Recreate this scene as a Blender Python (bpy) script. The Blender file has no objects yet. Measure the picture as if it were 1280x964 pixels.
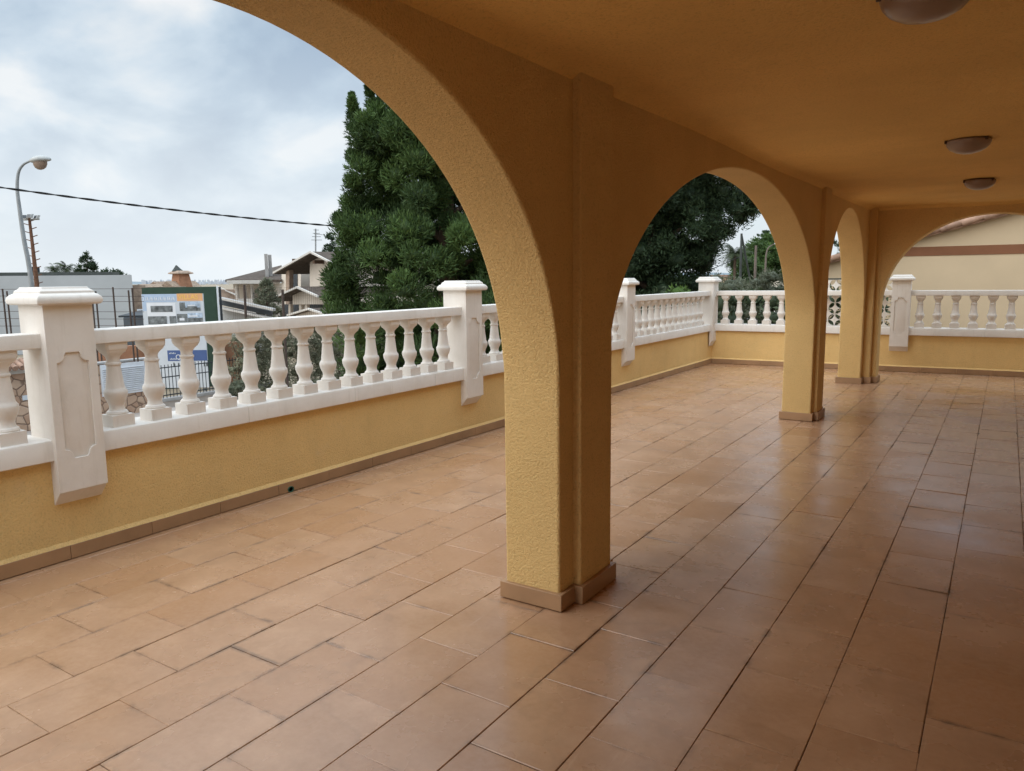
import bpy, bmesh, math, random
import numpy as np
from mathutils import Vector, Matrix
R = math.radians
random.seed(7)
rng = np.random.default_rng(11)
scene = bpy.context.scene
COL = scene.collection

# ------------------------------------------------------------------ camera
EYE = 1.55
YAW, PITCH, ROLL = R(33.216), R(8.12), R(-0.697)
FPX = 940.0
cy, sy, cp, sp = math.cos(YAW), math.sin(YAW), math.cos(PITCH), math.sin(PITCH)
FW = Vector((-sy*cp, cy*cp, -sp)); RT0 = Vector((cy, sy, 0)); UP0 = RT0.cross(FW)
RT = RT0*math.cos(ROLL) + UP0*math.sin(ROLL)
UP = -RT0*math.sin(ROLL) + UP0*math.cos(ROLL)
CAM = Vector((0, 0, EYE))
HD = Vector((-sy, cy, 0)); SD = Vector((cy, sy, 0))          # horizontal heading and sideways axes
cd = bpy.data.cameras.new('camera'); cam = bpy.data.objects.new('camera', cd); COL.objects.link(cam)
cam.matrix_world = Matrix(((RT.x, UP.x, -FW.x, CAM.x), (RT.y, UP.y, -FW.y, CAM.y), (RT.z, UP.z, -FW.z, CAM.z), (0, 0, 0, 1)))
cd.sensor_width = 36; cd.lens = FPX/1280*36; cd.clip_start = 0.05; cd.clip_end = 6000
scene.camera = cam

def at(px, py, d):
    """world point d metres ahead that the survey of the photograph put in direction px, py"""
    v = RT*((px-640)/FPX) - UP*((py-482)/FPX) + FW
    return CAM + v*(d/v.dot(HD))
GZ = -3.0
def ground_at(px, d):
    p = at(px, 350, d); return Vector((p.x, p.y, GZ))

# ------------------------------------------------------------------ objects helpers
def tag(o, label=None, cat=None, group=None, kind=None):
    if label: o['label'] = label
    if cat: o['category'] = cat
    if group: o['group'] = group
    if kind: o['kind'] = kind
    return o
def empty(name, loc, label=None, cat=None, group=None):
    o = bpy.data.objects.new(name, None); COL.objects.link(o); o.location = loc
    o.empty_display_size = 0.2
    return tag(o, label, cat, group)

def wpos(o):
    p = Vector(o.location)
    while o.parent:
        o = o.parent; p += Vector(o.location)
    return p

class MB:
    """collects geometry in world coordinates, links it as one mesh object"""
    def __init__(s): s.v = []; s.f = []; s.mi = []; s.uv = None; s.cur = 0
    def quad(s, a, b, c, d):
        n = len(s.v); s.v += [tuple(a), tuple(b), tuple(c), tuple(d)]; s.f.append((n, n+1, n+2, n+3)); s.mi.append(s.cur); return s
    def poly(s, pts):
        n = len(s.v); s.v += [tuple(p) for p in pts]; s.f.append(tuple(range(n, n+len(pts)))); s.mi.append(s.cur); return s
    def box(s, x0, x1, y0, y1, z0, z1, X=None):
        X = X or (lambda a, b, c: (a, b, c)); n = len(s.v)
        for z in (z0, z1):
            for (x, y) in ((x0, y0), (x1, y0), (x1, y1), (x0, y1)): s.v.append(tuple(X(x, y, z)))
        for f in ((0, 3, 2, 1), (4, 5, 6, 7), (0, 1, 5, 4), (1, 2, 6, 5), (2, 3, 7, 6), (3, 0, 4, 7)):
            s.f.append(tuple(n+i for i in f)); s.mi.append(s.cur)
        return s
    def obox(s, c, ax, ay, az):
        """box from centre and three half-axis vectors"""
        c, ax, ay, az = map(Vector, (c, ax, ay, az)); n = len(s.v)
        for k in (-1, 1):
            for (i, j) in ((-1, -1), (1, -1), (1, 1), (-1, 1)): s.v.append(tuple(c+ax*i+ay*j+az*k))
        for f in ((0, 3, 2, 1), (4, 5, 6, 7), (0, 1, 5, 4), (1, 2, 6, 5), (2, 3, 7, 6), (3, 0, 4, 7)):
            s.f.append(tuple(n+i for i in f)); s.mi.append(s.cur)
        return s
    def bar(s, a, b, w, h=None):
        a, b = Vector(a), Vector(b); h = h or w; d = (b-a)
        up = Vector((0, 0, 1)) if abs(d.normalized().z) < .9 else Vector((1, 0, 0))
        x = d.cross(up).normalized(); y = x.cross(d).normalized()
        return s.obox((a+b)/2, x*w/2, y*h/2, d/2)
    def tube(s, pts, rad, n=8, cap=True):
        pts = [Vector(p) for p in pts]; base = len(s.v); m = len(pts)
        if not hasattr(rad, '__len__'): rad = [rad]*m
        ref = None
        for i, p in enumerate(pts):
            d = (pts[min(i+1, m-1)]-pts[max(i-1, 0)]).normalized()
            if ref is None: ref = d.cross(Vector((0, 0, 1)) if abs(d.z) < .9 else Vector((1, 0, 0))).normalized()
            x = (ref-d*ref.dot(d)).normalized(); ref = x; y = d.cross(x)
            for k in range(n):
                a = 2*math.pi*k/n; s.v.append(tuple(p+(x*math.cos(a)+y*math.sin(a))*rad[i]))
        for i in range(m-1):
            for k in range(n):
                k2 = (k+1) % n
                s.f.append((base+i*n+k, base+i*n+k2, base+(i+1)*n+k2, base+(i+1)*n+k)); s.mi.append(s.cur)
        if cap:
            s.f.append(tuple(base+k for k in range(n))[::-1]); s.f.append(tuple(base+(m-1)*n+k for k in range(n))); s.mi += [s.cur]*2
        return s
    def rings(s, rings, cap=True):
        base = len(s.v); n = len(rings[0])
        for r in rings: s.v += [tuple(p) for p in r]
        for i in range(len(rings)-1):
            for k in range(n):
                k2 = (k+1) % n
                s.f.append((base+i*n+k, base+i*n+k2, base+(i+1)*n+k2, base+(i+1)*n+k)); s.mi.append(s.cur)
        if cap:
            s.f.append(tuple(base+k for k in range(n))[::-1]); s.f.append(tuple(base+(len(rings)-1)*n+k for k in range(n))); s.mi += [s.cur]*2
        return s
    def prism(s, pts, off):
        """planar polygon (list of points) given thickness along the vector off"""
        n = len(s.v); m = len(pts); off = Vector(off)
        s.v += [tuple(p) for p in pts] + [tuple(Vector(p)+off) for p in pts]
        s.f.append(tuple(range(n, n+m))[::-1]); s.f.append(tuple(range(n+m, n+2*m))); s.mi += [s.cur]*2
        for k in range(m):
            k2 = (k+1) % m; s.f.append((n+k, n+k2, n+m+k2, n+m+k)); s.mi.append(s.cur)
        return s
    def build(s, name, mats, parent=None, smooth=None, bevel=0, seg=2, fix=True):
        me = bpy.data.meshes.new(name)
        org = wpos(parent) if parent else Vector((0, 0, 0))
        me.from_pydata([(v[0]-org.x, v[1]-org.y, v[2]-org.z) for v in s.v], [], s.f)
        if not isinstance(mats, (list, tuple)): mats = [mats]
        for m in mats: me.materials.append(m)
        me.polygons.foreach_set('material_index', s.mi)
        if fix:
            bm = bmesh.new(); bm.from_mesh(me)
            bmesh.ops.remove_doubles(bm, verts=bm.verts, dist=1e-5)
            bmesh.ops.recalc_face_normals(bm, faces=bm.faces); bm.to_mesh(me); bm.free()
        if smooth:
            for p in me.polygons: p.use_smooth = True
            me.set_sharp_from_angle(angle=R(smooth))
        me.update()
        o = bpy.data.objects.new(name, me); COL.objects.link(o)
        if parent: o.parent = parent
        if bevel:
            b = o.modifiers.new('bevel', 'BEVEL'); b.width = bevel; b.segments = seg; b.limit_method = 'ANGLE'; b.angle_limit = R(40)
            b.harden_normals = False
            if not smooth:
                for p in me.polygons: p.use_smooth = True
                me.set_sharp_from_angle(angle=R(50))
        return o

def holed_plate(outer, holes, T, depth):
    """plate with holes: outer and holes are 2-D loops, T maps (a, b, c) to the world, depth is the thickness"""
    bm = bmesh.new(); edges = []
    for loop in [outer]+holes:
        vs = [bm.verts.new((a, b, 0)) for a, b in loop]
        for i in range(len(vs)): edges.append(bm.edges.new((vs[i], vs[(i+1) % len(vs)])))
    bmesh.ops.triangle_fill(bm, edges=edges, use_beauty=True, use_dissolve=False)
    r = bmesh.ops.extrude_face_region(bm, geom=list(bm.faces))
    for v in [g for g in r['geom'] if isinstance(g, bmesh.types.BMVert)]: v.co.z = depth
    bmesh.ops.recalc_face_normals(bm, faces=bm.faces)
    out = ([tuple(T(*v.co)) for v in bm.verts], [])
    bm.verts.index_update()
    for f in bm.faces: out[1].append(tuple(v.index for v in f.verts))
    bm.free(); return out
def add_raw(mb, vf):
    n = len(mb.v); mb.v += vf[0]
    for f in vf[1]: mb.f.append(tuple(n+i for i in f)); mb.mi.append(mb.cur)

# ------------------------------------------------------------------ materials
class NT:
    def __init__(s, name):
        s.m = bpy.data.materials.new(name); s.m.use_nodes = True; s.t = s.m.node_tree
        s.b = s.t.nodes['Principled BSDF']; s.out = s.t.nodes['Material Output']
    def n(s, ty, **k):
        nd = s.t.nodes.new(ty)
        for a, v in k.items():
            if a in nd.bl_rna.properties and a not in ('Scale',): setattr(nd, a, v)
            else: nd.inputs[a.replace('_', ' ')].default_value = v
        return nd
    def l(s, a, b): s.t.links.new(a, b); return s
    def coord(s): 
        if not hasattr(s, 'tc'): s.tc = s.n('ShaderNodeNewGeometry')
        return s.tc.outputs['Position']
    def noise(s, scale, detail=4, rough=.55, vec=None):
        nd = s.n('ShaderNodeTexNoise'); nd.inputs['Scale'].default_value = scale; nd.inputs['Detail'].default_value = detail
        nd.inputs['Roughness'].default_value = rough; s.l(vec or s.coord(), nd.inputs['Vector']); return nd.outputs['Fac']
    def ramp(s, fac, stops):
        nd = s.n('ShaderNodeValToRGB'); e = nd.color_ramp.elements
        while len(e) < len(stops): e.new(.5)
        for i, (p, c) in enumerate(stops):
            e[i].position = p; e[i].color = (*c, 1) if hasattr(c, '__len__') else (c, c, c, 1)
        s.l(fac, nd.inputs['Fac']); return nd.outputs['Color']
    def mix(s, fac, a, b, ty='MIX'):
        nd = s.n('ShaderNodeMix', data_type='RGBA', blend_type=ty)
        for v, i in ((fac, 0), (a, 6), (b, 7)):
            if hasattr(v, 'is_output'): s.l(v, nd.inputs[i])
            elif hasattr(v, '__len__'): nd.inputs[i].default_value = (*v, 1)
            else: nd.inputs[i].default_value = v
        return nd.outputs[2]
    def math(s, op, a, b=0, c=None):
        nd = s.n('ShaderNodeMath', operation=op)
        for v, i in ((a, 0), (b, 1), (c, 2)):
            if v is None: continue
            if hasattr(v, 'is_output'): s.l(v, nd.inputs[i])
            else: nd.inputs[i].default_value = v
        return nd.outputs[0]
    def bump(s, h, dist, strength=1.0, prev=None):
        nd = s.n('ShaderNodeBump'); nd.inputs['Distance'].default_value = dist; nd.inputs['Strength'].default_value = strength
        s.l(h, nd.inputs['Height'])
        if prev: s.l(prev, nd.inputs['Normal'])
        s.l(nd.outputs[0], s.b.inputs['Normal']); return nd.outputs[0]
    def base(s, v):
        if hasattr(v, 'is_output'): s.l(v, s.b.inputs['Base Color'])
        else: s.b.inputs['Base Color'].default_value = (*v, 1)
        return s
    def set(s, **k):
        for a, v in k.items():
            i = s.b.inputs[a.replace('_', ' ')]
            if hasattr(v, 'is_output'): s.l(v, i)
            else: i.default_value = v
        return s

def simple(name, c, rough=.8, var=.15, scale=3.0, spec=.3, bump=0, bscale=60, metal=0):
    t = NT(name); n = t.noise(scale, 5, .6)
    lo = tuple(x*(1-var) for x in c); hi = tuple(min(1, x*(1+var)) for x in c)
    t.base(t.ramp(n, [(.3, lo), (.7, hi)])); t.set(Roughness=rough, Metallic=metal); t.b.inputs['Specular IOR Level'].default_value = spec
    if bump: t.bump(t.noise(bscale, 3, .6), bump)
    return t.m

def stucco(name, c, grain=.0035, scale=95, streak=False):
    t = NT(name); big = t.noise(.9, 5, .6); mid = t.noise(7, 4, .6)
    col = t.mix(t.ramp(big, [(.35, .0), (.7, 1.0)]), tuple(x*.9 for x in c), tuple(min(1, x*1.05) for x in c))
    col = t.mix(t.ramp(mid, [(.55, .0), (.8, .25)]), col, tuple(x*.76 for x in c))
    col = t.mix(t.ramp(t.noise(.55, 7, .68), [(.50, .0), (.53, .13), (.70, .22)]), col, (c[0]*.80, c[1]*.76, c[2]*.72))
    # small dark specks and pits of the render coat
    vo = t.n('ShaderNodeTexVoronoi', feature='F1'); vo.inputs['Scale'].default_value = 9; t.l(t.coord(), vo.inputs['Vector'])
    col = t.mix(t.ramp(vo.outputs['Distance'], [(.015, .55), (.05, .0)]), col, tuple(x*.45 for x in c))
    if streak:      # rain streaks and splash dirt
        mp = t.n('ShaderNodeVectorMath', operation='MULTIPLY'); mp.inputs[1].default_value = (5.5, 5.5, .55); t.l(t.coord(), mp.inputs[0])
        col = t.mix(t.ramp(t.noise(1.0, 5, .65, mp.outputs[0]), [(.54, .0), (.78, .22)]), col, tuple(x*.64 for x in c))
        col = t.mix(t.ramp(t.noise(2.6, 6, .7), [(.60, .0), (.74, .22)]), col, (.60, .50, .36))
    g = t.noise(scale, 4, .72)
    col = t.mix(t.ramp(g, [(.34, .42), (.47, .0)]), col, tuple(x*.55 for x in c))
    t.base(col).set(Roughness=.85); t.b.inputs['Specular IOR Level'].default_value = .25
    w = t.bump(t.noise(2.2, 3, .5), .02, .6)
    t.bump(t.ramp(g, [(.3, .0), (.62, 1.0)]), grain, 1.0, w)
    return t.m

M = {}
M['stucco'] = stucco('yellow_stucco', (.80, .55, .232), .005, 88)
M['stucco_low'] = stucco('yellow_parapet_stucco', (.80, .55, .232), .0035, 95, streak=True)
M['ceiling'] = stucco('ceiling_stucco', (.82, .525, .175), .0022, 70)

M['house_wall'] = stucco('house_wall_stucco', (.82, .66, .42), .003, 95)  # unseen wall, colour made paler to bounce light into the gallery
def white_stone():
    t = NT('white_cast_stone'); n = t.noise(5, 5, .6); st = t.noise(1.3, 6, .7)
    c = t.ramp(n, [(.3, (.67, .62, .56)), (.7, (.74, .695, .64))])
    c = t.mix(t.ramp(st, [(.55, .0), (.78, .4)]), c, (.50, .44, .36))
    mp = t.n('ShaderNodeVectorMath', operation='MULTIPLY'); mp.inputs[1].default_value = (26, 26, 2.2); t.l(t.coord(), mp.inputs[0])
    c = t.mix(t.ramp(t.noise(1.0, 4, .65, mp.outputs[0]), [(.55, .0), (.78, .30)]), c, (.47, .41, .33))
    t.base(c).set(Roughness=.62); t.b.inputs['Specular IOR Level'].default_value = .35
    t.bump(t.noise(70, 3, .6), .0012, .6, t.bump(t.noise(9, 2, .5), .004, .5))
    return t.m
M['white'] = white_stone()

def tile_mat():
    t = NT('terracotta_floor_tile')
    uv = t.n('ShaderNodeUVMap', uv_map='tile'); sep = t.n('ShaderNodeSeparateXYZ'); t.l(uv.outputs[0], sep.inputs[0])
    at_ = t.n('ShaderNodeAttribute', attribute_name='tint'); tint = at_.outputs['Fac']
    # distance to the tile's edge in metres (the tile map runs 0..1 along its sides)
    ex = t.math('MULTIPLY', t.math('MINIMUM', sep.outputs[0], t.math('SUBTRACT', 1.0, sep.outputs[0])), .489)
    ey = t.math('MULTIPLY', t.math('MINIMUM', sep.outputs[1], t.math('SUBTRACT', 1.0, sep.outputs[1])), .319)
    e = t.math('MINIMUM', ex, ey)
    # every tile looks up its own patch of the mottle
    off = t.n('ShaderNodeCombineXYZ'); t.l(t.math('MULTIPLY', tint, 37.0), off.inputs[0]); t.l(t.math('MULTIPLY', tint, 91.0), off.inputs[1])
    pv = t.n('ShaderNodeVectorMath', operation='ADD'); t.l(t.coord(), pv.inputs[0]); t.l(off.outputs[0], pv.inputs[1])
    mott = t.noise(3.4, 6, .62, pv.outputs[0]); fine = t.noise(38, 4, .6)
    base = t.ramp(mott, [(.28, (.335, .185, .100)), (.5, (.395, .227, .127)), (.72, (.475, .287, .170))])
    base = t.mix(t.ramp(tint, [(.0, .0), (.35, .10), (.7, .25), (1.0, .75)]), base, (.36, .185, .088))
    base = t.mix(t.ramp(fine, [(.35, .0), (.75, .18)]), base, (.58, .39, .24))
    grime = t.noise(2.3, 6, .7)
    base = t.mix(t.ramp(grime, [(.52, .0), (.75, .5)]), base, (.30, .165, .085))
    # dried puddle rims and scuffs
    pud = t.noise(1.15, 4, .55); base = t.mix(t.ramp(pud, [(.545, .0), (.56, .22), (.575, .06), (.64, .0)]), base, (.24, .14, .08))
    scm = t.n('ShaderNodeVectorMath', operation='MULTIPLY'); scm.inputs[1].default_value = (34, 3.2, 1); t.l(t.coord(), scm.inputs[0])
    base = t.mix(t.ramp(t.noise(1.0, 3, .6, scm.outputs[0]), [(.66, .0), (.74, .16)]), base, (.66, .50, .36))
    # worn, dirty borders along some of the joints
    bn = t.noise(5.5, 5, .7); wear = t.noise(.9, 3, .6)
    edge = t.n('ShaderNodeMapRange'); edge.inputs['From Min'].default_value = .0; edge.inputs['From Max'].default_value = .022
    edge.inputs['To Min'].default_value = 1; edge.inputs['To Max'].default_value = 0; t.l(e, edge.inputs['Value'])
    dm = t.math('MULTIPLY', edge.outputs[0], t.ramp(t.math('MULTIPLY', bn, t.math('ADD', wear, .5)), [(.50, .0), (.68, .85)]))
    base = t.mix(dm, base, (.13, .08, .05))
    # dust spots
    vo = t.n('ShaderNodeTexVoronoi', feature='F1'); vo.inputs['Scale'].default_value = 2.1; t.l(t.coord(), vo.inputs['Vector'])
    base = t.mix(t.ramp(vo.outputs['Distance'], [(.012, .6), (.022, .0)]), base, (.66, .56, .46))
    t.base(base)
    rg = t.noise(1.7, 5, .65)
    t.set(Roughness=t.ramp(rg, [(.3, .16), (.7, .36)])); t.b.inputs['Specular IOR Level'].default_value = .62
    t.bump(t.noise(6, 3, .5, pv.outputs[0]), .003, .35, t.bump(t.noise(160, 2, .5), .0003, .4))
    return t.m
M['tile'] = tile_mat()
M['grout'] = simple('grout', (.17, .105, .065), .95, .7, 2.2)
M['skirting'] = simple('skirting_tile', (.34, .20, .105), .45, .14, 4, .4)
M['drain'] = simple('dark_green_plastic', (.03, .10, .07), .5, .2)
M['glass_lamp'] = simple('frosted_lamp_glass', (.27, .19, .14), .3, .06, 8, .5)
M['lamp_metal'] = simple('dark_lamp_metal', (.08, .05, .03), .5, .2)
M['asphalt'] = simple('asphalt', (.085, .083, .08), .9, .25, 1.2, .3, .004, 60)
M['dirt'] = simple('dry_ground', (.30, .24, .17), .95, .3, .35)
M['pavement'] = simple('pavement', (.42, .36, .31), .9, .15, 2)
M['kerb'] = simple('kerb_concrete', (.40, .38, .36), .9, .15, 2)
M['grey_wall'] = simple('grey_render', (.46, .47, .47), .9, .07, .5)
M['grey_dark'] = simple('dark_parapet_sheet', (.07, .075, .065), .7, .2)
M['rust'] = simple('rusty_steel', (.15, .075, .045), .85, .4, 9)
M['galv'] = simple('galvanised_steel', (.30, .31, .31), .5, .15, 5, .4, metal=.3)
M['lamp_head'] = simple('lamp_head_aluminium', (.42, .42, .40), .4, .1, 5, .5)
M['black'] = simple('black_rubber', (.02, .02, .02), .6, .2)
M['iron'] = simple('black_iron', (.03, .035, .04), .5, .2)
M['green_board'] = simple('green_hoarding', (.045, .078, .052), .7, .15, 2)
M['white_paint'] = simple('white_paint', (.74, .75, .77), .6, .05)
M['pale_blue'] = simple('pale_blue_print', (.42, .52, .66), .5, .05)
M['orange'] = simple('orange_print', (.74, .40, .20), .5, .06)
M['yellow'] = simple('yellow_print', (.85, .55, .12), .5, .06)
M['deep_blue'] = simple('deep_blue_print', (.075, .12, .27), .5, .06)
M['photo_grey'] = simple('printed_picture_grey', (.16, .17, .17), .5, .7, 5)
M['photo_sky'] = simple('printed_picture_sky', (.42, .50, .60), .5, .4, 6)
M['print_pale'] = simple('printed_pale_grey', (.58, .61, .64), .5, .05)
M['brick_band'] = simple('terracotta_block_wall', (.34, .17, .10), .9, .25, 3)
M['cream'] = simple('cream_render', (.55, .43, .285), .9, .06, 1)
M['cream_house'] = simple('pale_house_render', (.66, .58, .49), .9, .08, .8)
M['stripe'] = simple('brown_band_paint', (.205, .088, .043), .8, .08)
M['roof'] = simple('brown_roof_tiles', (.085, .064, .05), .9, .4, 5)
M['fascia'] = simple('pale_fascia', (.60, .56, .51), .8, .12, 2)
M['rafter_wood'] = simple('dark_wood', (.10, .06, .04), .8, .3)
M['terracotta'] = simple('terracotta_roof_tile', (.33, .205, .145), .85, .4, 6)
M['concrete'] = simple('grey_concrete', (.36, .34, .32), .9, .2, 1.5)
M['wood_pole'] = simple('weathered_pole_wood', (.17, .135, .11), .9, .3, 4)
M['dark_wood_pole'] = simple('tarred_pole_wood', (.06, .065, .06), .9, .3, 4)
M['bark'] = simple('bark', (.10, .07, .05), .95, .35, 8, .2, .01, 20)
M['old_roof'] = simple('weathered_tan_tiles', (.33, .24, .175), .95, .35, 4)
M['dark_rust'] = simple('dark_rusty_steel', (.085, .06, .048), .85, .3, 9)
M['stone_tan'] = simple('tan_stone', (.36, .265, .20), .95, .35, 2.5)
M['window_dark'] = simple('dark_window_glass', (.04, .045, .05), .2, .3, 2, .5)
M['city'] = simple('distant_hazed_buildings', (.55, .58, .63), .9, .2, .02)  # distance haze put into the colour as a pale grey blue
M['hills'] = simple('distant_hills', (.20, .24, .26), .95, .2, .004)
M['container'] = simple('dark_grey_sheet_metal', (.085, .095, .105), .6, .2, 1)

def crazy_stone():
    t = NT('crazy_paving_stone')
    mp = t.n('ShaderNodeVectorMath', operation='MULTIPLY'); mp.inputs[1].default_value = (1, 1, 1); t.l(t.coord(), mp.inputs[0])
    v = t.n('ShaderNodeTexVoronoi', feature='F1'); v.inputs['Scale'].default_value = 3.8; t.l(mp.outputs[0], v.inputs['Vector'])
    e = t.n('ShaderNodeTexVoronoi', feature='DISTANCE_TO_EDGE'); e.inputs['Scale'].default_value = 3.8; t.l(mp.outputs[0], e.inputs['Vector'])
    sc = t.n('ShaderNodeSeparateColor'); t.l(v.outputs['Color'], sc.inputs[0])
    c = t.mix(.5, t.ramp(t.noise(3, 4), [(.3, (.36, .22, .145)), (.7, (.52, .36, .25))]), t.ramp(sc.outputs[0], [(.0, (.34, .19, .12)), (1.0, (.60, .44, .32))]))
    c = t.mix(t.ramp(e.outputs['Distance'], [(.02, 1.0), (.06, .0)]), c, (.22, .145, .10))
    t.base(c).set(Roughness=.9); t.bump(t.ramp(e.outputs['Distance'], [(.0, .0), (.1, 1.0)]), .03)
    return t.m
M['crazy'] = crazy_stone()

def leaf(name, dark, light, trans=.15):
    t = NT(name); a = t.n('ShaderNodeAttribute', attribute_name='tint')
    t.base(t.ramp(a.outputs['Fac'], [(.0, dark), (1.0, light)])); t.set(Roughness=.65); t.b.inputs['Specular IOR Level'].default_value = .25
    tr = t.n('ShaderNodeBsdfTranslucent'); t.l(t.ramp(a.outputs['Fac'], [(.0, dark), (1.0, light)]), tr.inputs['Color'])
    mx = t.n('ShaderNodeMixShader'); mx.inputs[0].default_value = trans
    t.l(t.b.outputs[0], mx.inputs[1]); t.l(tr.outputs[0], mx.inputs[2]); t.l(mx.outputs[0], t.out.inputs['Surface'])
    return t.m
M['conifer'] = leaf('cypress_foliage', (.022, .042, .015), (.11, .185, .052))
M['conifer_dark'] = leaf('dark_conifer_foliage', (.016, .03, .014), (.062, .10, .042))
M['pine'] = leaf('pine_foliage', (.03, .06, .015), (.10, .17, .04))
M['olive'] = leaf('olive_foliage', (.075, .085, .05), (.20, .21, .14))
M['hedge'] = leaf('dry_hedge_foliage', (.13, .13, .08), (.32, .315, .205))
M['hedge_green'] = leaf('green_hedge_foliage', (.03, .045, .022), (.10, .125, .06))
M['palm'] = leaf('palm_fronds', (.02, .03, .012), (.065, .085, .035))
M['shrub'] = leaf('light_green_leaves', (.06, .11, .02), (.16, .26, .06))

# ------------------------------------------------------------------ foliage
def foliage_mesh(name, clumps, mat, parent, n=120, size=.14, width=.3, spiky=.7, tint=None, core=.5, shell=.5, lift=.25):
    """leaf-sized diamonds spread through clumps (x, y, z, radius)"""
    C = np.array(clumps, float); k = len(C); N = k*n
    ctr = np.repeat(C[:, :3], n, 0); rad = np.repeat(C[:, 3], n)
    d = rng.normal(size=(N, 3)); d /= np.linalg.norm(d, axis=1)[:, None]
    rr = rad*np.power(rng.random(N), shell)
    p = ctr+d*rr[:, None]*np.array([1, 1, .85])
    dirn = d*spiky + rng.normal(size=(N, 3))*(1-spiky) + np.array([0, 0, lift]); dirn /= np.linalg.norm(dirn, axis=1)[:, None]
    side = np.cross(dirn, rng.normal(size=(N, 3))); side /= np.linalg.norm(side, axis=1)[:, None]
    L = size*(.6+.8*rng.random(N))[:, None]; Wd = L*width
    V = np.stack([p-dirn*L*.5, p+side*Wd*.5, p+dirn*L*.5, p-side*Wd*.5], 1).reshape(-1, 3)
    CV, CF, CT = [], [], []
    if core:
        bmi = bmesh.new(); bmesh.ops.create_icosphere(bmi, subdivisions=1, radius=1); bmi.verts.index_update()
        iv = np.array([v.co[:] for v in bmi.verts]); fi = np.array([[v.index for v in f.verts] for f in bmi.faces]); bmi.free()
        jit = 1+.25*rng.normal(size=(k, len(iv), 1))
        CV = (C[:, None, :3]+iv[None]*C[:, None, 3:4]*core*jit*np.array([1, 1, .85])).reshape(-1, 3)
        CF = (fi[None]+4*N+np.arange(k)[:, None, None]*len(iv)).reshape(-1, 3)
        V = np.concatenate([V, CV])
    org = np.array(wpos(parent)) if parent else np.zeros(3)
    V = V-org
    me = bpy.data.meshes.new(name)
    li = np.arange(4*N); ls = np.arange(0, 4*N, 4); lt = np.full(N, 4)
    if core:
        li = np.concatenate([li, CF.ravel()]); ls = np.concatenate([ls, 4*N+np.arange(len(CF))*3]); lt = np.concatenate([lt, np.full(len(CF), 3)])
    me.vertices.add(len(V)); me.vertices.foreach_set('co', V.ravel().astype(np.float32))
    me.loops.add(len(li)); me.loops.foreach_set('vertex_index', li.astype(np.int32))
    me.polygons.add(len(ls)); me.polygons.foreach_set('loop_start', ls.astype(np.int32))
    me.polygons.foreach_set('loop_total', lt.astype(np.int32))
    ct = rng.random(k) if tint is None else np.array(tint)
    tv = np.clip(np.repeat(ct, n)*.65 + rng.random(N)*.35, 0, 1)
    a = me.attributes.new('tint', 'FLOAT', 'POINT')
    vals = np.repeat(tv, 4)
    if core: vals = np.concatenate([vals, np.repeat(ct*.3, len(V[4*N:])//k)])  # cores darker than their leaves: inner shade put into the tint
    a.data.foreach_set('value', vals.astype(np.float32))
    me.materials.append(mat); me.update(calc_edges=True)
    o = bpy.data.objects.new(name, me); COL.objects.link(o)
    if parent: o.parent = parent
    return o

def trunk_limbs(base, top, r0, limbs, mat, parent, seed=1):
    rn = random.Random(seed); base, top = Vector(base), Vector(top); mb = MB()
    pts = []; m = 7
    for i in range(m):
        f = i/(m-1); p = base.lerp(top, f)
        if 0 < i < m-1: p += Vector((rn.uniform(-.06, .06), rn.uniform(-.06, .06), 0))*(top-base).length*.15
        pts.append(p)
    mb.tube(pts, [r0*(1-.8*i/(m-1)) for i in range(m)], 10)
    for (f, ang, L, rise) in limbs:
        p = base.lerp(top, f); q = p+Vector((math.cos(ang)*L, math.sin(ang)*L, rise)); mid = p.lerp(q, .5)+Vector((0, 0, L*.08))
        rr = r0*(1-.75*f)*.5
        mb.tube([p, mid, q], [rr, rr*.7, rr*.25], 6)
    return mb.build('trunk', mat, parent, smooth=60)

def revolve_clumps(c, prof, n, rad, fill=.3, seed=0, noise=.25):
    """clumps over a crown: prof = [(z, radius)], outer shell plus inner fill"""
    r = random.Random(seed); out = []; zs = [p[0] for p in prof]
    def rz(z):
        for i in range(len(prof)-1):
            if prof[i][0] <= z <= prof[i+1][0]:
                f = (z-prof[i][0])/max(1e-6, prof[i+1][0]-prof[i][0]); return prof[i][1]*(1-f)+prof[i+1][1]*f
        return prof[-1][1]
    mx = max(p[1] for p in prof); ph = [r.uniform(0, 6.3) for _ in range(6)]
    while len(out) < n:
        z = r.uniform(zs[0], zs[-1]); R0 = rz(z)
        if r.random() > (R0+.15*mx)/(1.15*mx): continue
        a = r.uniform(0, 6.283)
        wob = 1+noise*(.5*math.sin(3*a+ph[0]+z*1.3)+.5*math.sin(5*a+ph[1]-z*2.1)+.4*math.sin(2.3*z+ph[2]+a))
        f = 1.0 if r.random() > fill else r.uniform(.2, .8)
        q = R0*wob*f
        out.append((c[0]+math.cos(a)*q, c[1]+math.sin(a)*q, z+r.uniform(-.1, .1), rad*r.uniform(.65, 1.35)))
    return out

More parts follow.
